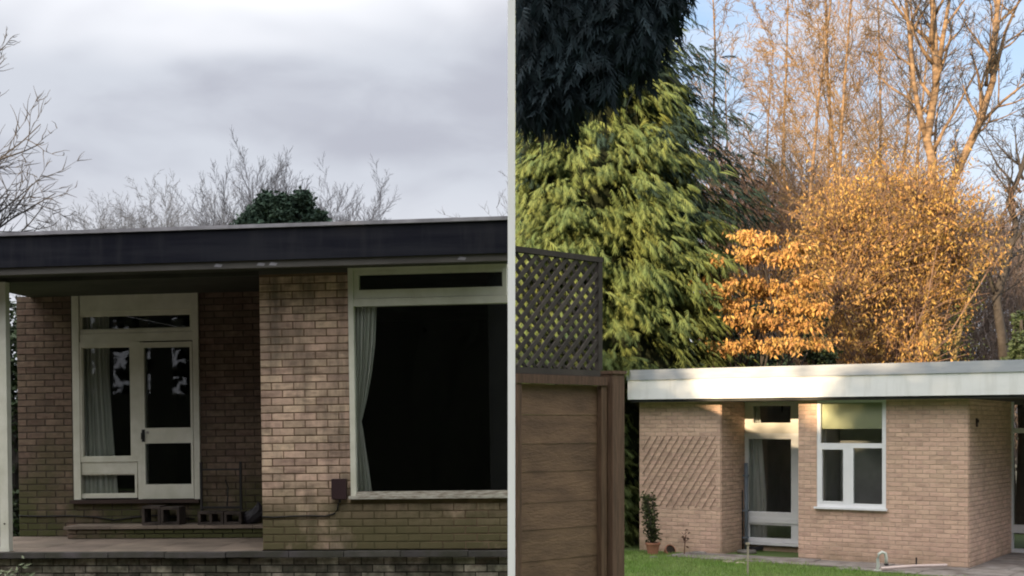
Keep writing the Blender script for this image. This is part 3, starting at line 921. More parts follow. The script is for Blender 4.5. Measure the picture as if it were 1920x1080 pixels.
box('back_room', (0.3, D2 + 1.5, GZ), (p1 + 4, D2 + 1.7, zs), 'room_dark', rh)

# roof and fascia
OR = 0.30
fz0, fz1, fz2 = gz(1500, 745, -OR), gz(1500, 706, -OR), gz(1500, 685.5, -OR)
xL = gx(1177, -OR); xR = gx(2100, -OR)
rf = MB().box((xL + .06, -OR + .06, zs + .001), (xR, 7.5, fz2 - .03)).build('roof', 'felt', rh)
box('fascia_board', (xL, -OR, fz0), (xR, -OR + .03, fz1), 'fascia_white', rf)
box('fascia_board', (xL, -OR + .031, fz0), (xL + .03, 7.5, fz1), 'fascia_white', rf)
box('roof_flashing', (xL - .015, -OR - .02, fz1 + .001), (xR, -OR + .05, fz2), 'flashing_grey', rf)
box('roof_flashing', (xL - .015, -OR + .051, fz1 + .001), (xL + .05, 7.5, fz2), 'flashing_grey', rf)
box('soffit', (xL + .031, -OR + .031, zs - .012), (xR, -.052, zs), 'soffit_shaded', rf)
box('porch_ceiling', (.004, -.0515, zs - .013), (xR, D2 - .03, zs - .001), 'soffit_shaded', rf)
# screw-fixed joint cover on the white board
for px in (1330, 1640):
    xx = gx(px, -OR); box('joint_cover', (xx, -OR - .004, fz0 + .002), (xx + .03, -OR - .0005, fz1 - .002), 'fascia_white', rf)

# slatted trellis on the left block
tr = empty('wall_trellis', 'brown diagonal slat trellis fixed on the pale brick wall', 'trellis', tuple(RF.o), -RY)
tx0, tx1 = gx(1206), gx(1343)
tz0, tz1 = gz(1270, 951), gz(1270, 818)
slope = 1.55
step = 0.145
xx = tx0 - 1.4
while xx < tx1:
    # line z = tz0 + slope*(x-xx)
    p = [(xx, tz0), (xx + (tz1 - tz0) / slope, tz1)]
    (ax, az), (bx_, bz_) = p
    if ax < tx0: az = tz0 + slope * (tx0 - xx); ax = tx0
    if bx_ > tx1: bz_ = tz0 + slope * (tx1 - xx); bx_ = tx1
    if bx_ - ax > .04:
        MB().bar((ax, -.028, az), (bx_, -.028, bz_), .011, .008, up=(0, 1, 0)).build('slat', 'slat_brown', tr)
    xx += step

# downpipe
dp = empty('downpipe', 'thin blue grey downpipe beside the tall glazed opening', 'pipe', tuple(RF.o), -RY)
tp = .95
x, z1 = RF.loc(1399, 868, tp); x2, z2 = RF.loc(1396, 1034, tp)
MB().tube([(x, tp, z1), (x, tp, z2)], .035, 10).build('pipe', 'pipe_blue', dp, smooth=True)
MB().tube([(x - .075, tp, z1 - .5), (x - .07, tp, z2)], .014, 8).build('thin_pipe', 'black_plastic', dp, smooth=True)
for zq in (z1 - .25, z1 - .9, z1 - 1.4):
    box('pipe_bracket', (x - .05, tp - .04, zq), (x + .045, tp + .03, zq + .03), 'pipe_blue', dp)

# small wall lamp-like bracket on the side wall
bk = MB(); y0 = 0.45
zb1 = RF.loc(1826, 790, .45)[1]
bk.box((.016, y0, zb1 - .09), (.04, y0 + .07, zb1 + .05)).box((.0405, y0 + .02, zb1 - .02), (.06, y0 + .05, zb1 + .03))
bk = bk.build('wall_bracket', 'brown_plastic'); bk.location = rh.location; bk.rotation_euler = rh.rotation_euler
tag(bk, 'small dark fitting high on the shaded side wall of the pale brick house', 'bracket')

# paving along the foot of the right house
pv = empty('paved_strip', 'worn grey paving strip between the lawn and the pale brick house', 'paving', tuple(RF.o), -RY)
x = gx(1290); i = 0
while x < 4.0:
    w_ = random.uniform(.5, .75)
    dd = 0.55 + .25 * min(1, max(0, (x + 3.5) / 3)) * 3
    y = -.02
    while y > -dd:
        hgt = random.uniform(.4, .55)
        box('paving_slab', (x + .006, y - hgt + .008, -.02), (x + w_ - .006, y, .012 + random.uniform(0, .012)), 'paving_grey', pv)
        y -= hgt
    x += w_
x = .02
while x < 3.5:
    for k in range(6):
        box('paving_slab', (x + .006, .0 + k * .5 + .012, -.02), (x + .59, .5 + k * .5, .012 + random.uniform(0, .008)), 'paving_grey', pv)
    x += .6


def on_ground(px, py, z=0.0):
    d = (EZ - z) * FPX / (py - HOR)
    return np.array([(px - 960) / FPX * d, d, z])


def rot_box(c, L, Wd, H, ang): pass


# terracotta pots and plants
def pot(px, py, r, h, label, group=None, tilt=0):
    p = on_ground(px, py)
    e = empty('plant_pot', label, 'pot', tuple(p), 0, 0, group)
    prof = [(0.0, .001), (r * .68, .001), (r * .95, h * .82), (r * .97, h * .82), (r * 1.06, h * .83), (r * 1.06, h), (r * .9, h), (r * .86, h * .86), (0, h * .86)]
    MB().lathe((0, 0, 0), prof[:7], 18).build('pot_body', 'terracotta', e, smooth=False)
    MB().lathe((0, 0, 0), prof[6:], 18).build('pot_soil', 'soil', e)
    if tilt: e.rotation_euler = (tilt, 0, .4)
    return p, e


def leafcloud(mb, pts, size, rngl, droop=0.0, aspect=2.0):
    """small folded leaves at the given points"""
    n = len(pts)
    a = rngl.normal(size=(n, 3)); a[:, 2] = a[:, 2] * .6 - droop
    a /= np.linalg.norm(a, axis=1, keepdims=True)
    b = np.cross(a, rngl.normal(size=(n, 3))); b /= np.linalg.norm(b, axis=1, keepdims=True)
    c = np.cross(a, b)
    s = size * rngl.uniform(.6, 1.3, (n, 1))
    w_ = s / aspect
    p0 = pts; p2 = pts + a * s
    m_ = pts + a * s * .45
    p1 = m_ + b * w_ * .5 + c * w_ * .12; p3 = m_ - b * w_ * .5 + c * w_ * .12
    V = np.stack([p0, p1, p2, p3], 1).reshape(-1, 3)
    i = (np.arange(n) * 4)[:, None]
    mb.add(V, None, np.concatenate([i + [0, 1, 2], i + [0, 2, 3]]))
    return mb


p, e = pot(1224, 1040, .13, .22, 'terracotta pot holding a leafy climber at the corner of the pale house')
cl = MB(); tp_ = []
for k in range(14):
    q = np.array([random.uniform(-.05, .05), random.uniform(-.05, .05), .2]); P = [q.copy()]
    for s_ in range(7):
        q = q + np.array([random.uniform(-.05, .05) - .012, random.uniform(-.03, .03), random.uniform(.09, .14)]); P.append(q.copy()); tp_ += [q + rng.normal(size=3) * .03 for _ in range(9)]
    cl.tube(P, .005, 4)
cl.build('stem', 'bark_dark', e)
cl2 = leafcloud(MB(), np.array(tp_), .07, rng, .3); cl2.build('foliage', 'ivy_leaf', e)
for part in e.children:
    pass
pot(1250, 1037, .10, .16, 'overturned terracotta pot lying between the planted pot and the wall', tilt=1.1)
# dried plant
p = on_ground(1283, 1041)
e = empty('dead_plant', 'withered brown plant standing by the foot of the pale brick wall', 'plant', tuple(p))
MB().tube([(0, 0, 0), (.01, 0, .18), (.03, 0, .36)], .01, 5).tube([(.01, 0, .2), (-.03, .01, .34)], .006, 4).build('stem', 'leaf_brown', e)
leafcloud(MB(), np.array([(.02, 0, .33)] * 26) + rng.normal(size=(26, 3)) * [.045, .03, .07], .07, rng, .4).build('foliage', 'leaf_brown', e)

# stake, reel, pipe, pegs, stones on the lawn
p = on_ground(1402, 1078)
e = empty('garden_stake', 'thin pale stake standing in the lawn in front of the downpipe', 'stake', tuple(p))
MB().tube([(0, 0, 0), (.004, 0, .47)], .014, 6).build('stake_rod', 'pale_wood', e)
MB().box((-.03, -.02, .471), (.03, .02, .5)).build('stake_cap', 'pale_wood', e)
p = on_ground(1400, 1037)
tag(MB().lathe(tuple(p), [(0, .0), (.17, .0), (.18, .03), (.165, .055), (0, .055)], 18).build('drain_cover', 'concrete'), 'round pale drain cover at the foot of the blue grey downpipe', 'drain cover')
p = on_ground(1418, 1034)
mb = MB()
for k in range(3):
    mb.tube([(p[0] + (.11 + .01 * k) * math.cos(t_), p[1] + .1 * math.sin(t_), .035 + .02 * k + .004 * math.sin(3 * t_)) for t_ in np.linspace(0, 6.2, 24)], .011, 6)
tag(mb.build('hose_coil', 'black_plastic'), 'small coil of dark hose beside the round drain cover', 'hose')
p = on_ground(1648, 1072)
e = empty('hose_stand', 'pale green curved standpipe rising from the paving below the white window', 'standpipe', tuple(p))
P = [(-.03, 0, 0), (-.01, 0, .1), (-.02, 0, .2), (.0, 0, .28), (.05, 0, .31), (.10, 0, .29), (.115, 0, .22), (.115, 0, .13)]
MB().tube(P, .026, 10).build('stand_pipe', 'pale_plastic', e, smooth=True)
MB().lathe((-.02, 0, 0), [(0, .03), (.06, .03), (.065, 0.0), (.08, 0.0)], 12).build('stand_foot', 'pale_plastic', e)
MB().box((.09, -.03, .1), (.14, .03, .13)).build('stand_nozzle', 'black_plastic', e)
pA, pB = on_ground(1652, 1066, .06), on_ground(1775, 1060, .09)
tag(MB().tube([pA, (pA + pB) / 2 + [0, 0, .012], pB], .026, 8).build('waste_pipe', 'pale_pink'), 'long pale pipe lying level on the paving in front of the house corner', 'pipe')
p = on_ground(1718, 1065)
tag(MB().tube([p, p + [0, 0, .17]], .013, 6).box(p - [.02, .02, 0], p + [.02, .02, .03]).build('garden_peg', 'black_metal'), 'short black peg upright behind the long pale pipe', 'peg')
for i, (px, py, s_, lab) in enumerate([(1225, 1046, .07, 'small pale stone on the lawn before the terracotta pot'), (1270, 1043, .11, 'pale flat stone at the lawn edge below the withered plant'),
                                      (1365, 1055, .09, 'pale stone on the lawn, left of the thin stake'), (1388, 1057, .08, 'pale stone on the lawn right beside the thin stake'),
                                      (1310, 1040, .16, 'long flat stone along the foot of the left brick block')]):
    p = on_ground(px, py)
    V = []; k = 10
    for (rr, z) in ((1, 0), (1.05, .25), (.8, .5), (.0, .6)):
        for j in range(k):
            th = 2 * math.pi * j / k
            V.append((p[0] + s_ * rr * math.cos(th) * (1 + .15 * math.sin(2 * th + i)), p[1] + .6 * s_ * rr * math.sin(th), s_ * z * .7))
    q = [(a_ * k + j, a_ * k + (j + 1) % k, (a_ + 1) * k + (j + 1) % k, (a_ + 1) * k + j) for a_ in range(3) for j in range(k)]
    tag(MB().add(V, q).build('garden_stone', 'pale_wood' if i in (2, 3) else 'concrete', smooth=True), lab, 'stone', 'stones at the lawn edge')

# grass blades on the lawns in view


def grass(x0, x1, y0, y1, n, h, name):
    x = rng.uniform(x0, x1, n); y = rng.uniform(y0, y1, n)
    # keep in front of the paved strip of the right house
    if x0 > 0:
        M = RF.M; lx = (x - RF.o[0]) * M[0, 0] + (y - RF.o[1]) * M[1, 0]; ly = (x - RF.o[0]) * M[0, 1] + (y - RF.o[1]) * M[1, 1]
        lim = np.where(lx < gx(1290), -.35, -(0.65 + .75 * np.clip((lx + 3.5) / 3, 0, 1)))
        lim += .12 * np.sin(lx * 7) + rng.normal(size=n) * .07
        keep = ly < lim
        x, y = x[keep], y[keep]; n = len(x)
    a = rng.uniform(0, np.pi, n); w_ = .006
    hh = h * rng.uniform(.5, 1.3, n)
    P = np.stack([x, y, np.zeros(n)], 1)
    D = np.stack([np.cos(a), np.sin(a), np.zeros(n)], 1) * w_
    tip = P + np.stack([rng.normal(size=n) * .3 * hh, rng.normal(size=n) * .3 * hh, hh], 1)
    V = np.stack([P - D, P + D, tip], 1).reshape(-1, 3)
    MB().add(V, None, (np.arange(n) * 3)[:, None] + [0, 1, 2]).build(name, 'grass_blade', kind='stuff')


grass(1.0, 7.2, 15.5, 23.5, 60000, .05, 'grass')

# ================================================================== WHITE DIVIDER + FENCE
FD = 6.4
fx0 = (966 - 960) / FPX * FD
divider = empty('divider_strip', 'tall slim white dividing strip between the two scenes, added as a post', 'post', (0, 6.3, 0))
hw = 7.0 / FPX * 6.3
cxp = (959 - 960) / FPX * 6.3
MB().box((cxp - hw, 0, .0), (cxp + hw, .04, 4.9)).build('divider_shaft', 'divider_white', divider)  # added strip dividing the two scenes, built as a post
MB().box((cxp - hw - .004, -.004, 4.901), (cxp + hw + .004, .044, 4.92)).build('post_cap', 'divider_white', divider)
MB().box((cxp - .06, -.03, .0), (cxp + .06, -.001, .012)).build('foot_plate', 'divider_white', divider)

FA = R(43)          # the fence runs right and away
fdir = np.array([math.cos(FA), math.sin(FA), 0])
class FenceFrame(Frame): pass
FF = Frame(966, FD, -FA)
# local x runs along the fence (right/away), local y behind it
def fxx(px, t=0): return FF.x(px, t)
def fz(px, py, t=0): return FF.loc(px, py, t)[1]
fe = empty('garden_fence', 'brown wooden fence panel with thick corner post in the right foreground', 'fence', tuple(FF.o), FA)
pL, pR, qR = 0.0, fxx(1136), fxx(1163)
top = fz(1000, 712)
# fence boards: horizontal, lapped
z = top - .02; i = 0
while z > -0.05:
    h_ = random.uniform(.135, .16)
    y0 = .030
    MB().add([(pL, y0, z - h_), (pR, y0, z - h_), (pR, y0 + .003, z), (pL, y0 + .003, z),
              (pL, y0 + .008, z - h_), (pR, y0 + .008, z - h_), (pR, y0 + .011, z), (pL, y0 + .011, z)],
             [(0, 1, 2, 3), (5, 4, 7, 6), (0, 4, 5, 1), (1, 5, 6, 2), (2, 6, 7, 3), (3, 7, 4, 0)]).build('board', 'fence_brown', fe)
    z -= h_ + .001
box('rail', (pL, -.012, top - .018), (pR + .0, .028, top + .028), 'fence_post', fe)
s0 = fxx(978); 
box('batten', (fxx(969) + .0, -.004, -.05), (fxx(977), .026, top - .02), 'fence_post', fe)
box('batten', (fxx(1127), -.004, -.05), (pR - .0, .028, top - .02), 'fence_post', fe)
box('batten', (pR + .002, .01, -.05), (pR + .02, .05, top + .0), 'fence_brown', fe)
box('corner_post', (pR + .021, -.03, -.05), (qR, .06, top + .045), 'fence_post', fe)
box('post_cap', (pR + .013, -.038, top + .046), (qR + .008, .068, top + .062), 'fence_post', fe)

# trellis on top
tl = empty('fence_trellis', 'dark lattice trellis panel mounted on top of the brown fence', 'trellis', tuple(FF.o), FA)
tb = top + .05
tt0 = fz(968, 461)
te = fxx(1126)
box('trellis_rail', (0, .0, top + .0295), (te + .0, .035, tb + .012), 'trellis_dark', tl)
box('trellis_rail', (0, .0, tt0 - .028), (te + .02, .035, tt0), 'trellis_dark', tl)
box('trellis_upright', (te - .012, .002, tb + .013), (te + .018, .033, tt0 - .029), 'trellis_dark', tl)
za_, zb_ = tb + .013, tt0 - .029
H_ = zb_ - za_
st = 0.072
def lat(sign, yy, wd):
    x = -H_ - .05
    while x < te + H_:
        if sign > 0: A, B = [x, za_], [x + H_, zb_]
        else: A, B = [x + H_, za_], [x, zb_]
        # clip to 0..te-0.013
        lo, hi = 0.002, te - .013
        P = [A, B]
        dx = B[0] - A[0]
        ts = sorted([(lo - A[0]) / dx, (hi - A[0]) / dx]); t0_, t1_ = max(0, ts[0]), min(1, ts[1])
        if t1_ - t0_ > .04:
            a_ = (A[0] + dx * t0_, yy, A[1] + H_ * t0_); b2 = (A[0] + dx * t1_, yy, A[1] + H_ * t1_)
            MB().bar(a_, b2, wd, .009, up=(0, 1, 0)).build('lattice_slat', 'trellis_dark', tl)
        x += st * (1 + .0)
lat(+1, .012, .022)
lat(-1, .023, .019)

# ================================================================== VEGETATION
def perp(d):
    a = np.cross(d, rng.normal(size=3)); return a / (np.linalg.norm(a) + 1e-9)


def grow(base, direc, length, rad, levels, cfg, segs, lvl=0):
    """recursive limb; segs collects (p, q, r0, r1, level)"""
    n = cfg['n'][lvl]; d = np.array(direc, float); d /= np.linalg.norm(d); p = np.array(base, float)
    st = length / n; tips = []
    kids = cfg['kids'][lvl] if lvl < levels else 0
    pts = [p.copy()]; ds = [d.copy()]
    for i in range(n):
        d = d + rng.normal(size=3) * cfg['wig'][lvl] + np.array([0, 0, cfg['up'][lvl]]); d /= np.linalg.norm(d)
        q = p + d * st
        r0 = rad * (1 - (i / n) * cfg['tap'][lvl]); r1 = rad * (1 - ((i + 1) / n) * cfg['tap'][lvl])
        segs.append((p, q, r0, r1, lvl)); p = q; pts.append(p.copy()); ds.append(d.copy())
    for k in range(kids):
        u = cfg['start'][lvl] + (1 - cfg['start'][lvl]) * (k + rng.uniform(0, 1)) / kids
        f = u * n; i = min(int(f), n - 1); fr = f - i
        bp = pts[i] * (1 - fr) + pts[i + 1] * fr
        ang = cfg['ang'][lvl] * rng.uniform(.7, 1.25)
        side = perp(ds[i])
        nd = ds[i] * math.cos(ang) + side * math.sin(ang)
        L = length * cfg['len'][lvl] * (1 - cfg.get('cone', .5) * u) * rng.uniform(.7, 1.2)
        grow(bp, nd, L, max(rad * (1 - u * cfg['tap'][lvl]) * cfg['rr'][lvl], cfg['rmin']), levels, cfg, segs, lvl + 1)


CFG_BARE = dict(n=[9, 6, 4, 3, 2], wig=[.07, .13, .16, .2, .2], up=[.02, .06, .05, .04, .02], tap=[.85, .8, .8, .7, .5], kids=[15, 8, 6, 4, 0],
                start=[.25, .2, .15, .15, 0], ang=[.75, .7, .7, .7, 0], len=[.5, .5, .5, .5, 0], rr=[.45, .5, .55, .6, 0], rmin=.006, cone=.5)
CFG_BIRCH = dict(n=[12, 7, 5, 4, 2], wig=[.035, .10, .16, .16, .2], up=[.02, .03, -.03, -.05, -.04], tap=[.85, .85, .8, .6, .5], kids=[26, 9, 7, 3, 0],
                 start=[.12, .15, .1, .1, 0], ang=[.62, .6, .6, .6, 0], len=[.30, .45, .5, .5, 0], rr=[.36, .5, .5, .6, 0], rmin=.0055, cone=.6)


def seg_mesh(segs, lv, k):
    s = [x for x in segs if x[4] in lv]
    mb = MB()
    if s:
        mb.segs([x[0] for x in s], [x[1] for x in s], np.array([x[2] for x in s]), np.array([x[3] for x in s]), k)
    return mb


def bare_tree(name, label, base, height, rad, lean=(0, 0, 1), cfg=CFG_BARE, levels=3, bark='bark_grey', twig='twig_grey', cat='tree', group=None, clipx=None, scale_min=None):
    segs = []
    c = dict(cfg)
    if scale_min: c['rmin'] = scale_min
    grow((0, 0, 0), lean, height, rad, levels, c, segs)
    if clipx is not None:
        lo, hi = clipx
        segs = [s for s in segs if s[4] < 1 or (lo is None or min(s[0][0], s[1][0]) + base[0] > lo) and (hi is None or max(s[0][0], s[1][0]) + base[0] < hi)]
    e = empty(name, label, cat, tuple(base), 0, 0, group)
    seg_mesh(segs, (0,), 8).build('trunk', bark, e, smooth=True)
    m = seg_mesh(segs, (1, 2, 3, 4), 3)
    if m.v: m.build('crown', twig, e)
    return e


def copy_tree(src, loc, rz, sc_, label, group=None):
    c = src.copy(); COL.objects.link(c); c.location = loc; c.rotation_euler = (0, 0, rz); c.scale = sc_
    c['label'] = label
    if group: c['group'] = group
    for ch in list(src.children):
        k = ch.copy(); COL.objects.link(k); k.parent = c
    return c


def base_at(px, d, z=0.0): return ((px - 960) / FPX * d, d, z)


# --- left background: bare trees beyond the roof
G1 = 'bare grey trees beyond the dark roof'
hgt = lambda py, d: EZ + (HOR - py) / FPX * d
CFG_TALL = dict(CFG_BARE, kids=[20, 11, 8, 5, 0], n=[9, 7, 4, 2, 2], wig=[.05, .07, .07, .08, .1], ang=[.48, .42, .42, .45, 0], len=[.50, .42, .42, .45, 0], start=[.35, .2, .1, .1, 0], up=[.02, .035, .03, .02, .0], cone=.22)
spec = [(440, 52, 305, 'tall bare tree left of the dark green evergreen beyond the roof'),
        (505, 56, 283, 'tall bare tree directly behind the left half of the round evergreen'),
        (568, 54, 283, 'tall bare tree directly behind the right half of the round evergreen'),
        (625, 55, 322, 'bare tree just right of the round evergreen beyond the dark roof'),
        (662, 53, 352, 'lowest rightmost bare tree of the clump beside the round evergreen')]
protoA = None
for i, (px, d, py, lab) in enumerate(spec):
    H = hgt(py, d)
    bare_tree('bare_tree', lab, base_at(px, d), H * .69, .13, (rng.normal() * .05 + (.12 if i > 2 else (-.08 if i == 0 else 0)), 0, 1), CFG_TALL, 4, 'twig_grey', 'twig_grey', group=G1, scale_min=.0065, clipx=(None, -.5))
segs_px = [(120, 388), (160, 380), (205, 382), (240, 376), (280, 372), (318, 370), (352, 382), (385, 380), (412, 372)]
pr = []
places = ['leftmost of the low bare trees over the left half of the roof', 'second low bare tree from the left above the dark roof', 'third low bare tree from the left above the dark roof',
          'fourth low bare tree from the left above the roof', 'middle low bare tree above the dark fascia', 'sixth low bare tree from the left, near the roof middle',
          'seventh low bare tree from the left above the roof', 'eighth low bare tree, beside the tall clump', 'low bare tree touching the left side of the tall clump']
for i, (px, py) in enumerate(segs_px):
    d = 62 + (i % 3) * 5; H = hgt(py, d)
    if i < 3:
        pr.append((bare_tree('bare_tree', places[i], base_at(px, d), H * .73, .11, (0, 0, 1), dict(CFG_TALL, kids=[20, 9, 6, 4, 0], ang=[.6, .6, .6, .6, 0]), 4, 'twig_pale', 'twig_pale', group='low pale bare trees over the roof', scale_min=.009), H))
    else:
        s, h0 = pr[i % 3]; k = H / h0
        copy_tree(s, base_at(px, d), i * 1.3, (k, k, k), places[i], 'low pale bare trees over the roof')

# foreground bare tree at the far left edge: only its right-hand branches are in view
CF = dict(CFG_BARE, n=[9, 8, 6, 4, 3], kids=[0, 8, 5, 4, 0], wig=[.05, .14, .18, .2, .2], ang=[.9, .75, .7, .7, 0], up=[.02, .07, .06, .06, .03])
segs = []
bx0 = W(-230, 1000, 17)
trunk_pts = [(bx0[0], 17, 0), (bx0[0] + .1, 17, 2), (bx0[0] + .05, 17.1, 4), (bx0[0] + .25, 17, 6), (bx0[0] + .2, 17, 8.5)]
for i in range(4): segs.append((np.array(trunk_pts[i]), np.array(trunk_pts[i + 1]), .17 - .03 * i, .14 - .03 * i, 0))
for (zb, tx, ty, L) in ((3.3, 20, 420, 2.6), (3.6, 60, 400, 2.8), (3.9, 100, 380, 3.0), (4.2, 60, 330, 2.7), (4.6, 80, 250, 2.9), (5.0, 40, 200, 2.6), (5.7, 5, 130, 2.1), (6.2, 0, 70, 2.1), (3.1, 90, 405, 2.9), (3.3, 110, 390, 2.9), (4.4, 70, 215, 2.9), (4.0, 95, 345, 2.9)):
    s_ = np.array([bx0[0] + .1, 17.0, zb]); t_ = W(tx, ty, 17 + rng.normal() * .3)
    dv = t_ - s_
    grow(s_, dv / np.linalg.norm(dv) + np.array([0, 0, -.12]), np.linalg.norm(dv) * 1.0, .034, 3, dict(CF, rmin=.0065, wig=[.05, .085, .16, .2, .2], up=[.02, .035, .06, .06, .03]), segs, 1)
e = empty('bare_tree', 'bare dark branches of a near tree reaching in at the far left edge', 'tree', (0, 0, 0))
seg_mesh(segs, (0,), 8).build('trunk', 'bark_dark', e, smooth=True)
seg_mesh(segs, (1, 2, 3, 4), 4).build('crown', 'twig_dark', e)
# faint twigs behind the far right end of the roof
bare_tree('bare_tree', 'faint bare tree top beyond the right end of the dark roof', base_at(962, 50, 0), hgt(372, 50) * .9, .1, (-.03, 0, 1), dict(CFG_BARE, kids=[14, 7, 5, 3, 0]), 3, 'twig_pale', 'twig_pale', scale_min=.011, clipx=(None, -.12))


# --- foliage masses
def frond_template(nside=5, L=.42, droop=.5, wide=.13):
    """a drooping spray: midrib arching down with paired leaflets"""
    V = []; T = []
    def pt(u): return np.array([L * u, 0, -droop * L * u * u])
    for i in range(nside):
        u = .12 + .8 * i / nside
        w_ = L * .34 * (1 - .65 * u)
        for sgn in (-1, 1):
            p = pt(u); q = pt(min(u + wide, 1)); t = pt(min(u + wide * 2, 1.08)) + np.array([0.02, sgn * w_, -w_ * .5])
            k = len(V); V += [p, q, t]; T.append((k, k + 1, k + 2))
    k = len(V); V += [pt(.8) + [0, .02, 0], pt(.8) - [0, .02, 0], pt(1.15)]; T.append((k, k + 1, k + 2))
    return np.array(V), np.array(T)


def scatter(mb, tmplV, tmplT, P, out, scale, rngl, jitter=.5):
    """place the template at P with +x turned to the outward direction"""
    n = len(P)
    d = out + rngl.normal(size=(n, 3)) * jitter; d[:, 2] *= .6; d /= np.linalg.norm(d, axis=1, keepdims=True)
    up = np.array([[0, 0, 1.0]]) + rngl.normal(size=(n, 3)) * .35
    s = np.cross(up, d); s /= np.linalg.norm(s, axis=1, keepdims=True); u = np.cross(d, s)
    sc_ = scale * rngl.uniform(.6, 1.35, (n, 1, 1))
    V = (tmplV[None, :, 0:1] * d[:, None] + tmplV[None, :, 1:2] * s[:, None] + tmplV[None, :, 2:3] * u[:, None]) * sc_ + P[:, None]
    k = len(tmplV)
    T = (np.arange(n) * k)[:, None, None] + tmplT[None]
    mb.add(V.reshape(-1, 3), None, T.reshape(-1, 3))


def conifer(label, cx, cy, prof, n, m, size, clump=900, xmin=None, name='conifer', seed=1, front=True, z0=.3, core=.78, lobes=.22):
    """prof: list of (z, radius). A crown of drooping sprays, gathered in boughs"""
    rl = np.random.default_rng(seed)
    e = empty(name, label, 'tree', (cx, cy, 0))
    zs_ = np.array([p[0] for p in prof]); rs = np.array([p[1] for p in prof])
    # boughs
    nb = clump
    zz = rl.uniform(zs_[0], zs_[-1], nb * 3)
    rr = np.interp(zz, zs_, rs)
    keep = rl.uniform(0, rs.max(), nb * 3) < rr + .1; zz, rr = zz[keep][:nb], rr[keep][:nb]
    nb = len(zz); th = rl.uniform(-math.pi, math.pi, nb)
    if front: th = rl.uniform(-math.pi * 1.08, .08 * math.pi, nb)   # mostly the side one can see
    per = n // nb
    Ps = []; Os = []
    for i in range(nb):
        out = np.array([math.cos(th[i]), math.sin(th[i]), 0])
        r = rr[i] * rl.uniform(1 - lobes, 1 + lobes * .45)
        u = rl.uniform(.0, 1, per)
        L = min(.95, r * .6)
        c = out[None] * (r - L * (1 - u))[:, None]
        p = c + np.stack([rl.normal(size=per) * .16, rl.normal(size=per) * .16, -.25 * u * u * L + rl.normal(size=per) * .07], 1)
        p[:, 2] += zz[i] + .12
        Ps.append(p); Os.append(np.repeat(out[None] + [0, 0, -.1], per, 0))
    P = np.concatenate(Ps); O = np.concatenate(Os)
    if xmin is not None:
        k = P[:, 0] + cx > xmin + .12; P, O = P[k], O[k]
    # keep clear of the house that stands in front
    wp = P + [cx, cy, 0]; l = (wp - RF.o) @ RF.M
    k = ~((l[:, 0] > xL - .45) & (l[:, 1] > -.9) & (l[:, 1] < 8) & (wp[:, 2] < 3.35)); P, O = P[k], O[k]
    mb = MB(); tv, tt = frond_template(4, .36, .75, .22)
    scatter(mb, tv, tt, P, O, size, rl, .32)
    if xmin is not None:
        for a in mb.v: a[:, 0] = np.maximum(a[:, 0], xmin - cx)
    mb.build('foliage', m, e)
    # dark dead-wood interior, irregular
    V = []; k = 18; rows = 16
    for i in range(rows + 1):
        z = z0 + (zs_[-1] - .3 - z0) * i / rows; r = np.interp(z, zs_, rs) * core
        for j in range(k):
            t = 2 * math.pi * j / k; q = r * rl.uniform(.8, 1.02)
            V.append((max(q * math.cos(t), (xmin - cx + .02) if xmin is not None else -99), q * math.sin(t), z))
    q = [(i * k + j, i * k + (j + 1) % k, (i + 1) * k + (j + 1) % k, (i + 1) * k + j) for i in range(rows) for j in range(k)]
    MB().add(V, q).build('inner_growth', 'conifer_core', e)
    MB().tube([(0.0 if xmin is None else max(0, xmin - cx + .2), 0, 0), (0.0 if xmin is None else max(0, xmin - cx + .2), 0, zs_[-1] - .5)], [.22, .05], 8).build('trunk', 'bark_dark', e)
    return e


# lit conifer on the right: silhouette from the photograph, at 26 m
CD = 26.5; sc26 = FPX / CD
cxp_ = 1085
cx = (cxp_ - 960) / sc26
prof = []
for (py, pxr) in ((800, 1335), (690, 1345), (600, 1352), (520, 1360), (440, 1378), (380, 1392), (330, 1372), (260, 1350), (200, 1332), (130, 1305), (60, 1272), (0, 1245), (-120, 1180), (-200, 1095)):
    prof.append((EZ + (HOR - py) / sc26, (pxr - cxp_) / sc26))
prof = [(.2, prof[0][1])] + prof
prof2 = [(z, r) for z, r in prof]
prof = [(z, r * (1 - .26 * min(1, max(0, (z - 4.5) / 3.5)))) for z, r in prof]
mat('conifer_flank_shade', (0.030, 0.050, 0.036), 0.8, col2=(0.020, 0.034, 0.028), scale=1.6, rand=0.3, spec=0.1, trans=0.1)  # dark foliage colour carries the shade of the tall conifer's right flank
conifer('dark foliage added for the shaded right flank of the tall lime green conifer', cx + .15, CD + 1.6, [(z * 1.05, r * 1.12) for z, r in prof2], 15000, 'conifer_flank_shade', .6, 700, xmin=.06, seed=15, lobes=.3)
conifer('tall lime green conifer filling the upper left of the sunlit garden behind the fence', cx, CD, prof, 34000, 'conifer', .66, 1000, xmin=.035, seed=5, lobes=.36)

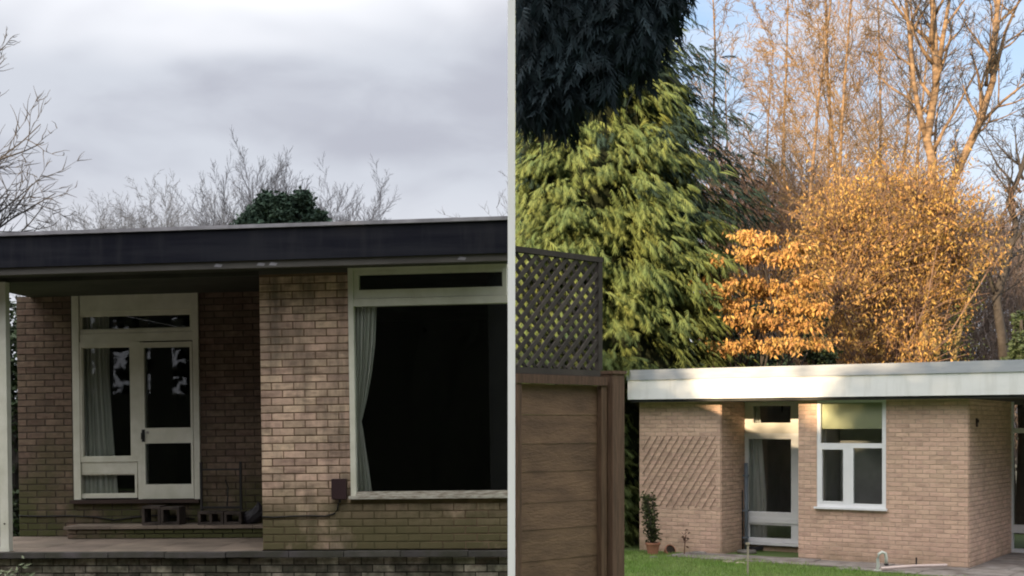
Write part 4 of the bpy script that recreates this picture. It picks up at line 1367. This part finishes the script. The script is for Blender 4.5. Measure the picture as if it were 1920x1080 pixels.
# dark overhanging bough close by, hanging from a tree that stands off to the right
rl = np.random.default_rng(9)
e = empty('yew_tree', 'dark blue green evergreen boughs overhanging the top of the tall conifer', 'tree', (0, 0, 0))
MB().tube([(4.6, 6.0, 0), (4.5, 6.1, 3), (4.4, 6.2, 6), (4.3, 6.3, 9)], [.3, .26, .2, .08], 10).build('trunk', 'bark_dark', e)
lim = MB()
PP = []; OO = []
for k in range(16):
    a = np.array([4.35, 6.25, 5.7 + rl.uniform(0, 1.2)])
    b2 = np.array([rl.uniform(.15, 1.25), 9 + rl.uniform(-.5, .7), rl.uniform(5.5, 6.4)])
    mid = (a + b2) / 2 + [0, 0, .5]
    P = [a, mid, b2]
    lim.tube(P, [.06, .04, .012], 5)
lim.build('bough', 'bark_dark', e)
lower = [(966, 178), (1000, 190), (1050, 205), (1075, 190), (1110, 150), (1160, 120), (1210, 95), (1245, 60), (1262, 0)]
n = 15000
px = rl.uniform(972, 1262, n) + np.abs(rl.normal(size=n)) * 10; lowy = np.interp(px, [p[0] for p in lower], [p[1] for p in lower])
lowy += 16 * np.sin(px * .09) + 12 * np.sin(px * .23 + 1) + rl.normal(size=n) * 22
dd = rl.uniform(8.6, 9.6, n)
py = lowy - 25 - np.abs(rl.normal(size=n)) * 130
ok = py > -160
px, py, dd = px[ok], py[ok], dd[ok]
P = np.stack([(px - 960) / FPX * dd, dd, EZ + (HOR - py) / FPX * dd], 1)
mb = MB(); tv, tt = frond_template(5, .2, .7)
O = np.repeat(np.array([[-.3, -.3, -1.2]]), len(P), 0)
scatter(mb, tv, tt, P, O, .8, rl, .5)
for a in mb.v: a[:, 0] = np.maximum(a[:, 0], .026)
mb.build('foliage', 'yew', e)


# left evergreen beyond the roof
def blob_tree(name, label, c, lobes_, n, m, size, seed, zbase=0, cat='tree', group=None, aspect=1.6, droop=.1, trunk='bark_dark', tr=.15, ragged=1.05):
    rl = np.random.default_rng(seed)
    e = empty(name, label, cat, tuple(c), 0, 0, group)
    P = []
    tot = sum(l[3] ** 2 for l in lobes_)
    for (x, y, z, r) in lobes_:
        k = int(n * r * r / tot)
        v = rl.normal(size=(k, 3)); v /= np.linalg.norm(v, axis=1, keepdims=True)
        v *= (rl.uniform(.5, ragged, (k, 1))) * r * (1 + .25 * np.sin(v[:, :1] * 7 + x * 3) * np.cos(v[:, 2:3] * 6 + z))
        P.append(v + [x, y, z])
    P = np.concatenate(P)
    leafcloud(MB(), P, size, rl, droop, aspect).build('foliage', m, e)
    zt = max(l[2] for l in lobes_)
    mbt = MB().tube([(0, 0, 0), (0.05, 0, zt * .5), (0, 0, zt)], [tr, tr * .7, tr * .2], 8)
    for (x, y, z, r) in lobes_:
        mbt.tube([(0, 0, max(.3, z * .55)), (x * .6, y * .6, z * .85), (x, y, z)], [tr * .4, tr * .25, tr * .08], 5)
    mbt.build('trunk', trunk, e)
    return e


d = 44; k = d / FPX
lob = []
for (px, py, r) in ((480, 405, 32), (505, 385, 30), (535, 395, 38), (565, 385, 30), (575, 368, 17), (590, 405, 26), (498, 372, 20), (540, 420, 45), (470, 425, 35), (595, 425, 30), (610, 412, 10), (540, 375, 18)):
    lob.append(((px - 535) * k, rng.uniform(-.5, .3), EZ + (HOR - py - 8) * k, r * k * .72))
blob_tree('evergreen_tree', 'dark green rounded evergreen among bare trees beyond the dark roof', base_at(535, d), lob, 16000, 'evergreen_far', .17, 3, ragged=1.25)

# hedge and timber fence glimpsed between the porch post and the wall
lob = [(rng.uniform(-.5, .45), rng.uniform(-.3, .3), z, .38) for z in np.arange(.9, 3.9, .2)]
bp = W(14, 800, 17.2)
blob_tree('ivy_hedge', 'glossy dark green hedge seen between the white porch post and the brick wall', (bp[0], bp[1], 0), lob, 6000, 'hedge_leaf', .09, 8, cat='hedge', aspect=1.4)
f2 = empty('timber_fence', 'weathered pale timber fence glimpsed beyond the white porch post', 'fence', tuple(base_at(10, 20)))
for k_ in range(9):
    x_ = -.55 + k_ * .13
    box('board', (x_, 0, .45), (x_ + .12, .018, hgt(822, 20) + random.uniform(-.01, .01)), 'pale_wood', f2)
box('rail', (-.6, -.03, 1.0), (.7, -.001, 1.08), 'pale_wood', f2)
box('gravel_board', (-.6, -.02, .28), (.7, .03, .449), 'concrete', f2)
MB().add([(-12, 13.5, .62), (-5.9, 13.5, .62), (-5.9, 22, 1.0), (-12, 22, 1.0), (-12, 13.5, 0), (-5.9, 13.5, 0), (-5.9, 22, 0), (-12, 22, 0)], [(0, 1, 2, 3), (0, 1, 5, 4), (1, 2, 6, 5), (3, 0, 4, 7)]).build('lawn_bank', 'lawn', kind='structure')

# shrub leaf at the foot of the retaining wall
p = W(28, 1066, 12.2)
e = empty('shrub', 'small pale leaved shrub growing against the mossy retaining wall', 'plant', tuple(p - [0, 0, .5]))
st_ = MB(); lv = []
for k_ in range(12):
    q = np.array([rng.normal() * .10, rng.normal() * .04, .46 + rng.normal() * .05])
    st_.tube([(0, .05, 0), q * .6, q], .004, 4)
    for j in range(5):
        lv.append(q + rng.normal(size=3) * .03)
st_.build('stem', 'bark_dark', e)
leafcloud(MB(), np.array(lv), .075, rng, -.1, 3.2).build('foliage', 'leaf_green_pale', e)


# --- right side: trees behind the house
def leafy_bush(name, label, c, lobes_, n, leafm, size, seed, twig='twig_brown', cat='shrub', droop=.9, aspect=2.2, stems=7, flat=1.0, spread=.08, tight=1.0):
    rl = np.random.default_rng(seed)
    e = empty(name, label, cat, tuple(c))
    tot = sum(l[3] ** 2 for l in lobes_)
    P = []; segs = []
    roots = [np.array([rl.normal() * .45, .55 + abs(rl.normal()) * .3, 0]) for _ in range(stems)]
    for (x, y, z, r) in lobes_:
        k = int(n * r * r / tot)
        C0 = np.array([x, y, z])
        rt = roots[rl.integers(0, stems)]
        low = C0 + [0, 0, -r * .8]
        mid = rt * .5 + low * .5 + [-.25 * (low[0] - rt[0]), 0, .2]
        pp = [rt, rt * .8 + mid * .2, rt * .4 + mid * .6, mid, mid * .5 + low * .5, low]
        pp = [pp[0]] + [p_ + rl.normal(size=3) * .09 + [0, .35, 0] for p_ in pp[1:]]
        segs += [(pp[a_], pp[a_ + 1], .034 - .004 * a_, .030 - .004 * a_, 1) for a_ in range(5)] + [(pp[5], C0, .014, .008, 2)]
        nt = max(8, k // 11)
        tw = rl.normal(size=(nt, 3)) * [.72, .62, .72 * flat] * r * tight
        dirs = tw * [.9, .9, .5] + np.array([0, 0, .55 * r * flat]) + rl.normal(size=(nt, 3)) * .2 * r
        idx = rl.integers(0, nt, k)
        u = rl.uniform(0, 1, (k, 1))
        q = tw[idx] + dirs[idx] * (u - .4) + rl.normal(size=(k, 3)) * spread
        P.append(q + C0)
        for t in range(nt):
            a = C0 + tw[t] - dirs[t] * .45; b2 = C0 + tw[t] + dirs[t] * .7
            o_ = C0 + [0, 0, -r * rl.uniform(.1, .8)]
            segs += [(o_, a, .010, .008, 3), (a, b2, .008, .003, 3)]
    P = np.concatenate(P)
    leafcloud(MB(), P, size, rl, droop, aspect).build('foliage', leafm, e)
    seg_mesh(segs, (2, 3), 4).build('branches', twig, e)
    seg_mesh(segs, (1,), 6).build('trunk', twig, e)
    return e


def lobes_px(lst, d, pxc, dy=.6):
    k = d / FPX
    return [((px - pxc) * k, rng.uniform(-dy, dy), EZ + (HOR - py) * k, r * k) for (px, py, r) in lst]


# orange beech in front
leafy_bush('beech_shrub', 'orange leaved young beech standing behind the roof beside the lime green conifer', base_at(1425, 25.0),
           lobes_px([(1335, 490, 15), (1330, 520, 18), (1352, 545, 20), (1375, 570, 24), (1365, 520, 18), (1405, 480, 24), (1400, 440, 20), (1415, 530, 26), (1455, 540, 30), (1395, 600, 24), (1440, 600, 26), (1490, 570, 28), (1500, 610, 24), (1340, 645, 16), (1370, 650, 20), (1405, 640, 20), (1450, 650, 22), (1490, 645, 20), (1470, 490, 26), (1510, 530, 24), (1525, 580, 24), (1430, 455, 20), (1500, 460, 22), (1540, 640, 22)], 25.0, 1425, .5),
           9000, 'orange_leaf', .115, 21, 'bark_dark', droop=1.5, aspect=2.4, flat=.36, spread=.04, tight=.78)
# large golden beech
leafy_bush('beech_shrub', 'broad golden brown beech thicket rising behind the middle of the white roof', base_at(1660, 28.5),
           lobes_px([(1560, 430, 50), (1600, 400, 50), (1650, 385, 48), (1700, 380, 48), (1745, 400, 45), (1780, 450, 45), (1540, 490, 48), (1610, 470, 60), (1680, 450, 62), (1740, 480, 55), (1560, 560, 45), (1640, 550, 55), (1720, 550, 52), (1790, 520, 35), (1600, 630, 42), (1690, 630, 45), (1760, 610, 38), (1560, 620, 36), (1645, 665, 32), (1720, 665, 30), (1580, 665, 26), (1810, 560, 22), (1800, 470, 30), (1640, 345, 22), (1710, 345, 22), (1590, 358, 18), (1675, 322, 16), (1752, 352, 18), (1822, 425, 20), (1505, 445, 18), (1830, 500, 16), (1490, 520, 22)], 28.5, 1660, 1.1),
           24000, 'gold_leaf', .098, 22, 'twig_brown', droop=1.5, aspect=2.7, stems=9, spread=.10)

# birches
GB = 'slender birches with rust coloured twigs'
birches = [(1352, 33, -60, .085, (-.05, 0, 1), 'leftmost rust twigged birch next to the conifer top'),
           (1420, 36, 120, .08, (.02, 0, 1), 'slim birch in the gap right of the conifer'),
           (1525, 31, -220, .075, (-.02, 0, 1), 'slender pale trunked birch over the gap between the two leafy shrubs'),
           (1562, 32, -260, .07, (-.01, 0, 1), 'tall pale birch left of the group in the middle of the sunlit wood'),
           (1608, 33, -200, .085, (.0, 0, 1), 'tall pale birch in the centre of the rust coloured crowns'),
           (1650, 35, -180, .08, (.02, 0, 1), 'slim birch just left of the thick forked tree'),
           (1690, 34, -60, .08, (.01, 0, 1), 'short slim birch tucked behind the golden thicket left of the forked tree')]
bp_ = []
for i, (px, d, py, r, lean, lab) in enumerate(birches):
    H = hgt(py, d)
    bp_.append(bare_tree('birch_tree', lab, base_at(px, d), H, r, lean, CFG_BIRCH, 4 if i in (2, 4) else 3, 'bark_pale', 'twig_rust', group=GB, scale_min=.0075, clipx=(.3, None)))
# extra crowns further back that thicken the rust-coloured mass
extra = [(1480, 41, -150, 'rear birch seen through the twigs left of the middle'), (1635, 40, -240, 'rear birch behind the densest rust crown'),
         (1385, 42, 60, 'rear birch seen just beside the conifer edge'), (1450, 46, 180, 'rear birch low in the pale gap right of the conifer'), (1540, 47, 60, 'rear birch low behind the golden thicket')]
for i, (px, d, py, lab) in enumerate(extra):
    H = hgt(py, d); src = bp_[2 + i % 4]; h0 = hgt(birches[2 + i % 4][2], birches[2 + i % 4][1])
    k = H / h0
    copy_tree(src, base_at(px, d), 1.1 + i * .9, (k, k, k), lab, 'rear birches')

# thick forked tree and the leaning stem
CFB = dict(CFG_BARE, n=[8, 8, 6, 4, 2], kids=[0, 9, 7, 5, 0], wig=[.03, .09, .15, .18, .2], ang=[.5, .6, .65, .7, 0], up=[.02, .07, .06, .04, .0], len=[.5, .42, .5, .5, 0], cone=.35)
def limb_tree(name, label, polylines, bark, twig, cfg, rmin, kids_from):
    """explicit trunk polylines (points, radii); side limbs grow from them"""
    segs = []; tr = MB()
    for (pts_, r0, r1) in polylines:
        pts_ = [np.array(p, float) for p in pts_]
        tr.tube(pts_, np.linspace(r0, r1, len(pts_)), 10)
    for (a, b2, cnt, L, r) in kids_from:
        a, b2 = np.array(a, float), np.array(b2, float); ax = (b2 - a) / np.linalg.norm(b2 - a)
        for k in range(cnt):
            u = (k + rng.uniform()) / cnt; p = a * (1 - u) + b2 * u
            sd_ = perp(ax); ang = rng.uniform(.5, .95)
            grow(p, ax * math.cos(ang) + sd_ * math.sin(ang), L * rng.uniform(.6, 1.2), r, 3, dict(cfg, rmin=rmin), segs, 1)
    e = empty(name, label, 'tree', tuple(polylines[0][0][0]))
    off = np.array(polylines[0][0][0], float)
    for a in tr.v: a -= off
    segs = [(s[0] - off, s[1] - off, *s[2:]) for s in segs]
    tr.build('trunk', bark, e, smooth=True)
    lim = []
    for s_ in segs:
        if s_[4] != 1: continue
        if lim and np.allclose(lim[-1][-1][1], s_[0]): lim[-1].append(s_)
        else: 
            for l in lim:
                if np.allclose(l[-1][1], s_[0]): l.append(s_); break
            else: lim.append([s_])
    for l in lim:
        MB().tube([l[0][0]] + [x[1] for x in l], [l[0][2]] + [x[3] for x in l], 6).build('limb', bark, e, smooth=True)
    seg_mesh(segs, (2, 3, 4), 3).build('crown', twig, e)
    return e


D = 29
q = lambda px, py, d=D: tuple(W(px, py, d))
b0 = on_ground(1752, HOR + EZ * FPX / D)
main = [tuple(b0), q(1750, 600), q(1748, 420), q(1748, 300), q(1738, 262), q(1755, 160), q(1752, 60), q(1745, -60), q(1750, -200)]
fork = [q(1738, 262), q(1728, 230), q(1714, 160), q(1705, 60), q(1690, -80)]
up2 = [q(1755, 160), q(1768, 70), q(1790, -60)]
limb_tree('forked_tree', 'thick pale trunked tree forking above the golden thicket', [(main, .14, .045), (fork, .07, .03), (up2, .07, .03)], 'bark_pale', 'twig_dark', CFB, .008,
          [(q(1748, 330), q(1752, 60), 9, 2.1, .05), (q(1752, 60), q(1750, -200), 7, 1.8, .04), (q(1728, 230), q(1690, -80), 7, 1.5, .03), (q(1755, 160), q(1790, -60), 6, 1.7, .035)])
D = 28
b0 = on_ground(1700, HOR + EZ * FPX / D)
lean = [tuple(b0), q(1745, 480), q(1772, 380), q(1800, 310), q(1835, 235), q(1862, 150), q(1862, 90), q(1872, 0), q(1875, -120)]
l2 = [q(1862, 150), q(1885, 60), q(1920, -20)]
l3 = [q(1835, 235), q(1880, 190), q(1930, 150)]
limb_tree('leaning_tree', 'pale tree leaning right across the clear sky beside the forked tree', [(lean, .12, .045), (l2, .05, .02), (l3, .045, .02)], 'bark_pale', 'twig_dark', CFB, .008,
          [(q(1835, 235), q(1862, 90), 6, 1.7, .04), (q(1862, 90), q(1875, -120), 7, 1.7, .035), (q(1862, 150), q(1920, -20), 5, 1.2, .025), (q(1835, 235), q(1930, 150), 5, 1.2, .022), (q(1772, 380), q(1835, 235), 5, 1.4, .028)])
D = 31
b0 = on_ground(1900, HOR + EZ * FPX / D)
limb_tree('gnarled_tree', 'dark gnarled tree with crooked limbs at the far right edge', [([tuple(b0), q(1880, 640), q(1868, 560), q(1885, 500), q(1905, 420), q(1890, 380), q(1915, 320), q(1935, 240)], .12, .04), ([q(1868, 560), q(1850, 500), q(1870, 480), q(1925, 470)], .05, .02)], 'bark_dark', 'twig_dark', CFB, .008,
          [(q(1885, 500), q(1905, 420), 5, 1.5, .035), (q(1905, 420), q(1935, 240), 8, 1.5, .035), (q(1868, 560), q(1925, 470), 4, 1.0, .02)])

# ivy-clad sloping stem right of the thicket
D = 29.5
e = limb_tree('ivy_clad_tree', 'thin ivy covered stem sloping up behind the right part of the roof', [([tuple(on_ground(1775, HOR + EZ * FPX / D)), q(1790, 660), q(1815, 560), q(1845, 480), q(1880, 400)], .07, .03)], 'bark_pale', 'twig_brown', CFB, .008,
              [(q(1845, 480), q(1880, 400), 4, 1.2, .02)])
Pi = []
for (a, b2, r) in ((q(1778, 700), q(1790, 620), .30), (q(1790, 620), q(1815, 560), .16), (q(1815, 560), q(1845, 490), .10), (q(1740, 680), q(1800, 670), .3)):
    a, b2 = np.array(a), np.array(b2)
    u = rng.uniform(0, 1, (230, 1)); Pi.append(a * (1 - u) + b2 * u + rng.normal(size=(230, 3)) * r)
off = np.array(e.location)
leafcloud(MB(), np.concatenate(Pi) - off, .075, rng, .2, 1.4).build('ivy', 'ivy_leaf', e)
# dark evergreen low at the far right
blob_tree('holly_bush', 'dark evergreen bush at the far right behind the white roof', base_at(1915, 27.5), lobes_px([(1915, 650, 26), (1905, 690, 30), (1925, 600, 20)], 27.5, 1915, .3), 2200, 'hedge_leaf', .10, 12, cat='bush')
blob_tree('holly_bush', 'dark evergreen bush in the gap between the orange beech and the golden thicket', base_at(1530, 27.2), lobes_px([(1530, 600, 20), (1520, 650, 28), (1545, 670, 24), (1425, 590, 18)], 27.2, 1530, .3), 2600, 'hedge_leaf', .10, 13, cat='bush')
blob_tree('holly_bush', 'dark low evergreen under the hanging branches at the left end of the white roof', base_at(1330, 26.4), lobes_px([(1350, 620, 34), (1300, 680, 28), (1400, 680, 34), (1450, 690, 28), (1340, 560, 26)], 26.4, 1330, .3), 4200, 'evergreen_far', .11, 14, cat='bush')


# dense far understorey: a mass of stems and twigs nobody could count
def thicket(name, label, x0, x1, ytop, d0, d1, n, m, seed, rbase=.012):
    rl = np.random.default_rng(seed); A = []; B = []; r0 = []; r1 = []
    for i in range(n):
        d = rl.uniform(d0, d1); px = rl.uniform(x0, x1); top = np.interp(px, [p[0] for p in ytop], [p[1] for p in ytop])
        zt = EZ + (HOR - top) / FPX * d
        z = rl.uniform(.8, zt * .92); X = (px - 960) / FPX * d
        p = np.array([X, d, z]); dr = np.array([rl.normal() * .55, rl.normal() * .4, 1.0]); dr /= np.linalg.norm(dr)
        L = rl.uniform(.5, 1.7); r = rbase * rl.uniform(.5, 1.6)
        for s in range(3):
            if p[2] > zt * 1.02: break
            q_ = p + dr * L / 3; A.append(p); B.append(q_); r0.append(r * (1 - s * .25)); r1.append(r * (1 - (s + 1) * .25))
            if s:
                t = dr + rl.normal(size=3) * .6; t /= np.linalg.norm(t)
                A.append(q_); B.append(q_ + t * L * .3); r0.append(r * .5); r1.append(r * .2)
            p = q_; dr = dr + rl.normal(size=3) * .2; dr /= np.linalg.norm(dr)
    mb = MB(); mb.segs(A, B, np.array(r0), np.array(r1), 3)
    o = mb.build(name, m, kind='stuff'); o['label'] = label
    return o


thicket('woodland_thicket', 'grey brown tangle of bare twigs between the conifer and the golden thicket', 1330, 1620, [(1330, 250), (1400, 300), (1500, 330), (1620, 340)], 35, 48, 9000, 'twig_brown', 31, .013)
thicket('woodland_thicket', 'reddish brown tangle of bare twigs at the right above the roof', 1560, 1990, [(1560, 330), (1760, 350), (1830, 400), (1990, 425)], 33, 50, 13000, 'twig_mauve', 32, .014)
thicket('woodland_thicket', 'fine rust coloured haze of far birch twigs high in the middle of the wood', 1480, 1730, [(1480, 30), (1560, -60), (1650, -60), (1730, 60)], 36, 46, 3500, 'twig_rust', 33, .008)


# ================================================================== unseen tall wood added behind the viewer to cast shade
def wood(name, label, x0, x1, y, hfun, n, seed, gaps=()):
    """shade-casting evergreen wood: a thick mass with a ragged, leafy top"""
    rl = np.random.default_rng(seed)
    k = max(2, int((x1 - x0) / .8)); V = []; rows = []
    xs = np.linspace(x0, x1, k)
    for i, x in enumerate(xs):
        h = hfun(x) - .35
        for (yy, z) in ((y + rl.uniform(-.2, .2), 0), (y + rl.uniform(-.2, .2), 3.5), (y + rl.uniform(-.2, .2), 7.1), (y - .8, h + rl.uniform(-.25, .2)), (y - 2.2, h + rl.uniform(-.2, .2) - .5), (y - 2.6, 7.3), (y - 2.8, 3.3), (y - 3, 0)):
            V.append((x, yy, z))
    q_ = [(i * 8 + j, (i + 1) * 8 + j, (i + 1) * 8 + j + 1, i * 8 + j + 1) for i in range(k - 1) for j in range(7) if not (j in (1, 5) and any(a < xs[i] < b_ for a, b_ in gaps))]
    mb = MB().add(V, q_)
    x = rl.uniform(x0, x1, n); h = np.array([hfun(a) for a in x]); z = h * rl.uniform(.15, 1, n) ** .5
    top = rl.uniform(size=n) < .4; z[top] = h[top] + rl.normal(size=top.sum()) * .28 - .2
    P = np.stack([x, y - rl.uniform(-.6, .9, n), z], 1)
    leafcloud(mb, P, .5, rl, .2, 1.6)
    for a, b_ in gaps:
        m_ = 150
        leafcloud(mb, np.stack([rl.uniform(a - .3, b_ + .3, m_), y - rl.uniform(0, 2.5, m_), rl.uniform(3.3, 7.4, m_)], 1), .55, rl, .2, 1.3)
    o = mb.build(name, 'wood_leaf', kind='stuff'); o['label'] = label
    return o


Y0 = -15.0
HB = 3.05 + (21.5 - Y0) * S_TAN / math.cos(R(SUN_AZ))


AT = math.tan(R(SUN_AZ))


def cross(X, y):
    """where the sun's ray to a point X, y passes over the wood"""
    return X - (y - Y0) * AT


N0, N1 = cross(3.2, 23.3), cross(5.9, 21.6)      # dip shaped into the tops to let a patch of sun through


def hprof(x):
    h = HB + .1
    if x < N0: h = HB + .95
    if x < cross(-7, 40): h = 34
    if x < -54: h = 42
    if x > 8: h = HB + min(4, (x - 8) * .5)
    if N0 < x < N1:
        u = (x - N0) / (N1 - N0)
        h = HB - 1.08 * math.sin(u * math.pi) ** .7 * (.62 + .38 * math.sin(u * 19))
    return h


wood('shade_wood', 'unseen evergreen wood added behind the viewer to cast shade', -125, 95, Y0, hprof, 30000, 41, gaps=((-26.5, -25), (-24, -22.4), (-21.6, -20.1), (-19.3, -17.6)))  # tops and gaps shaped for shade, sun patches and glass reflections
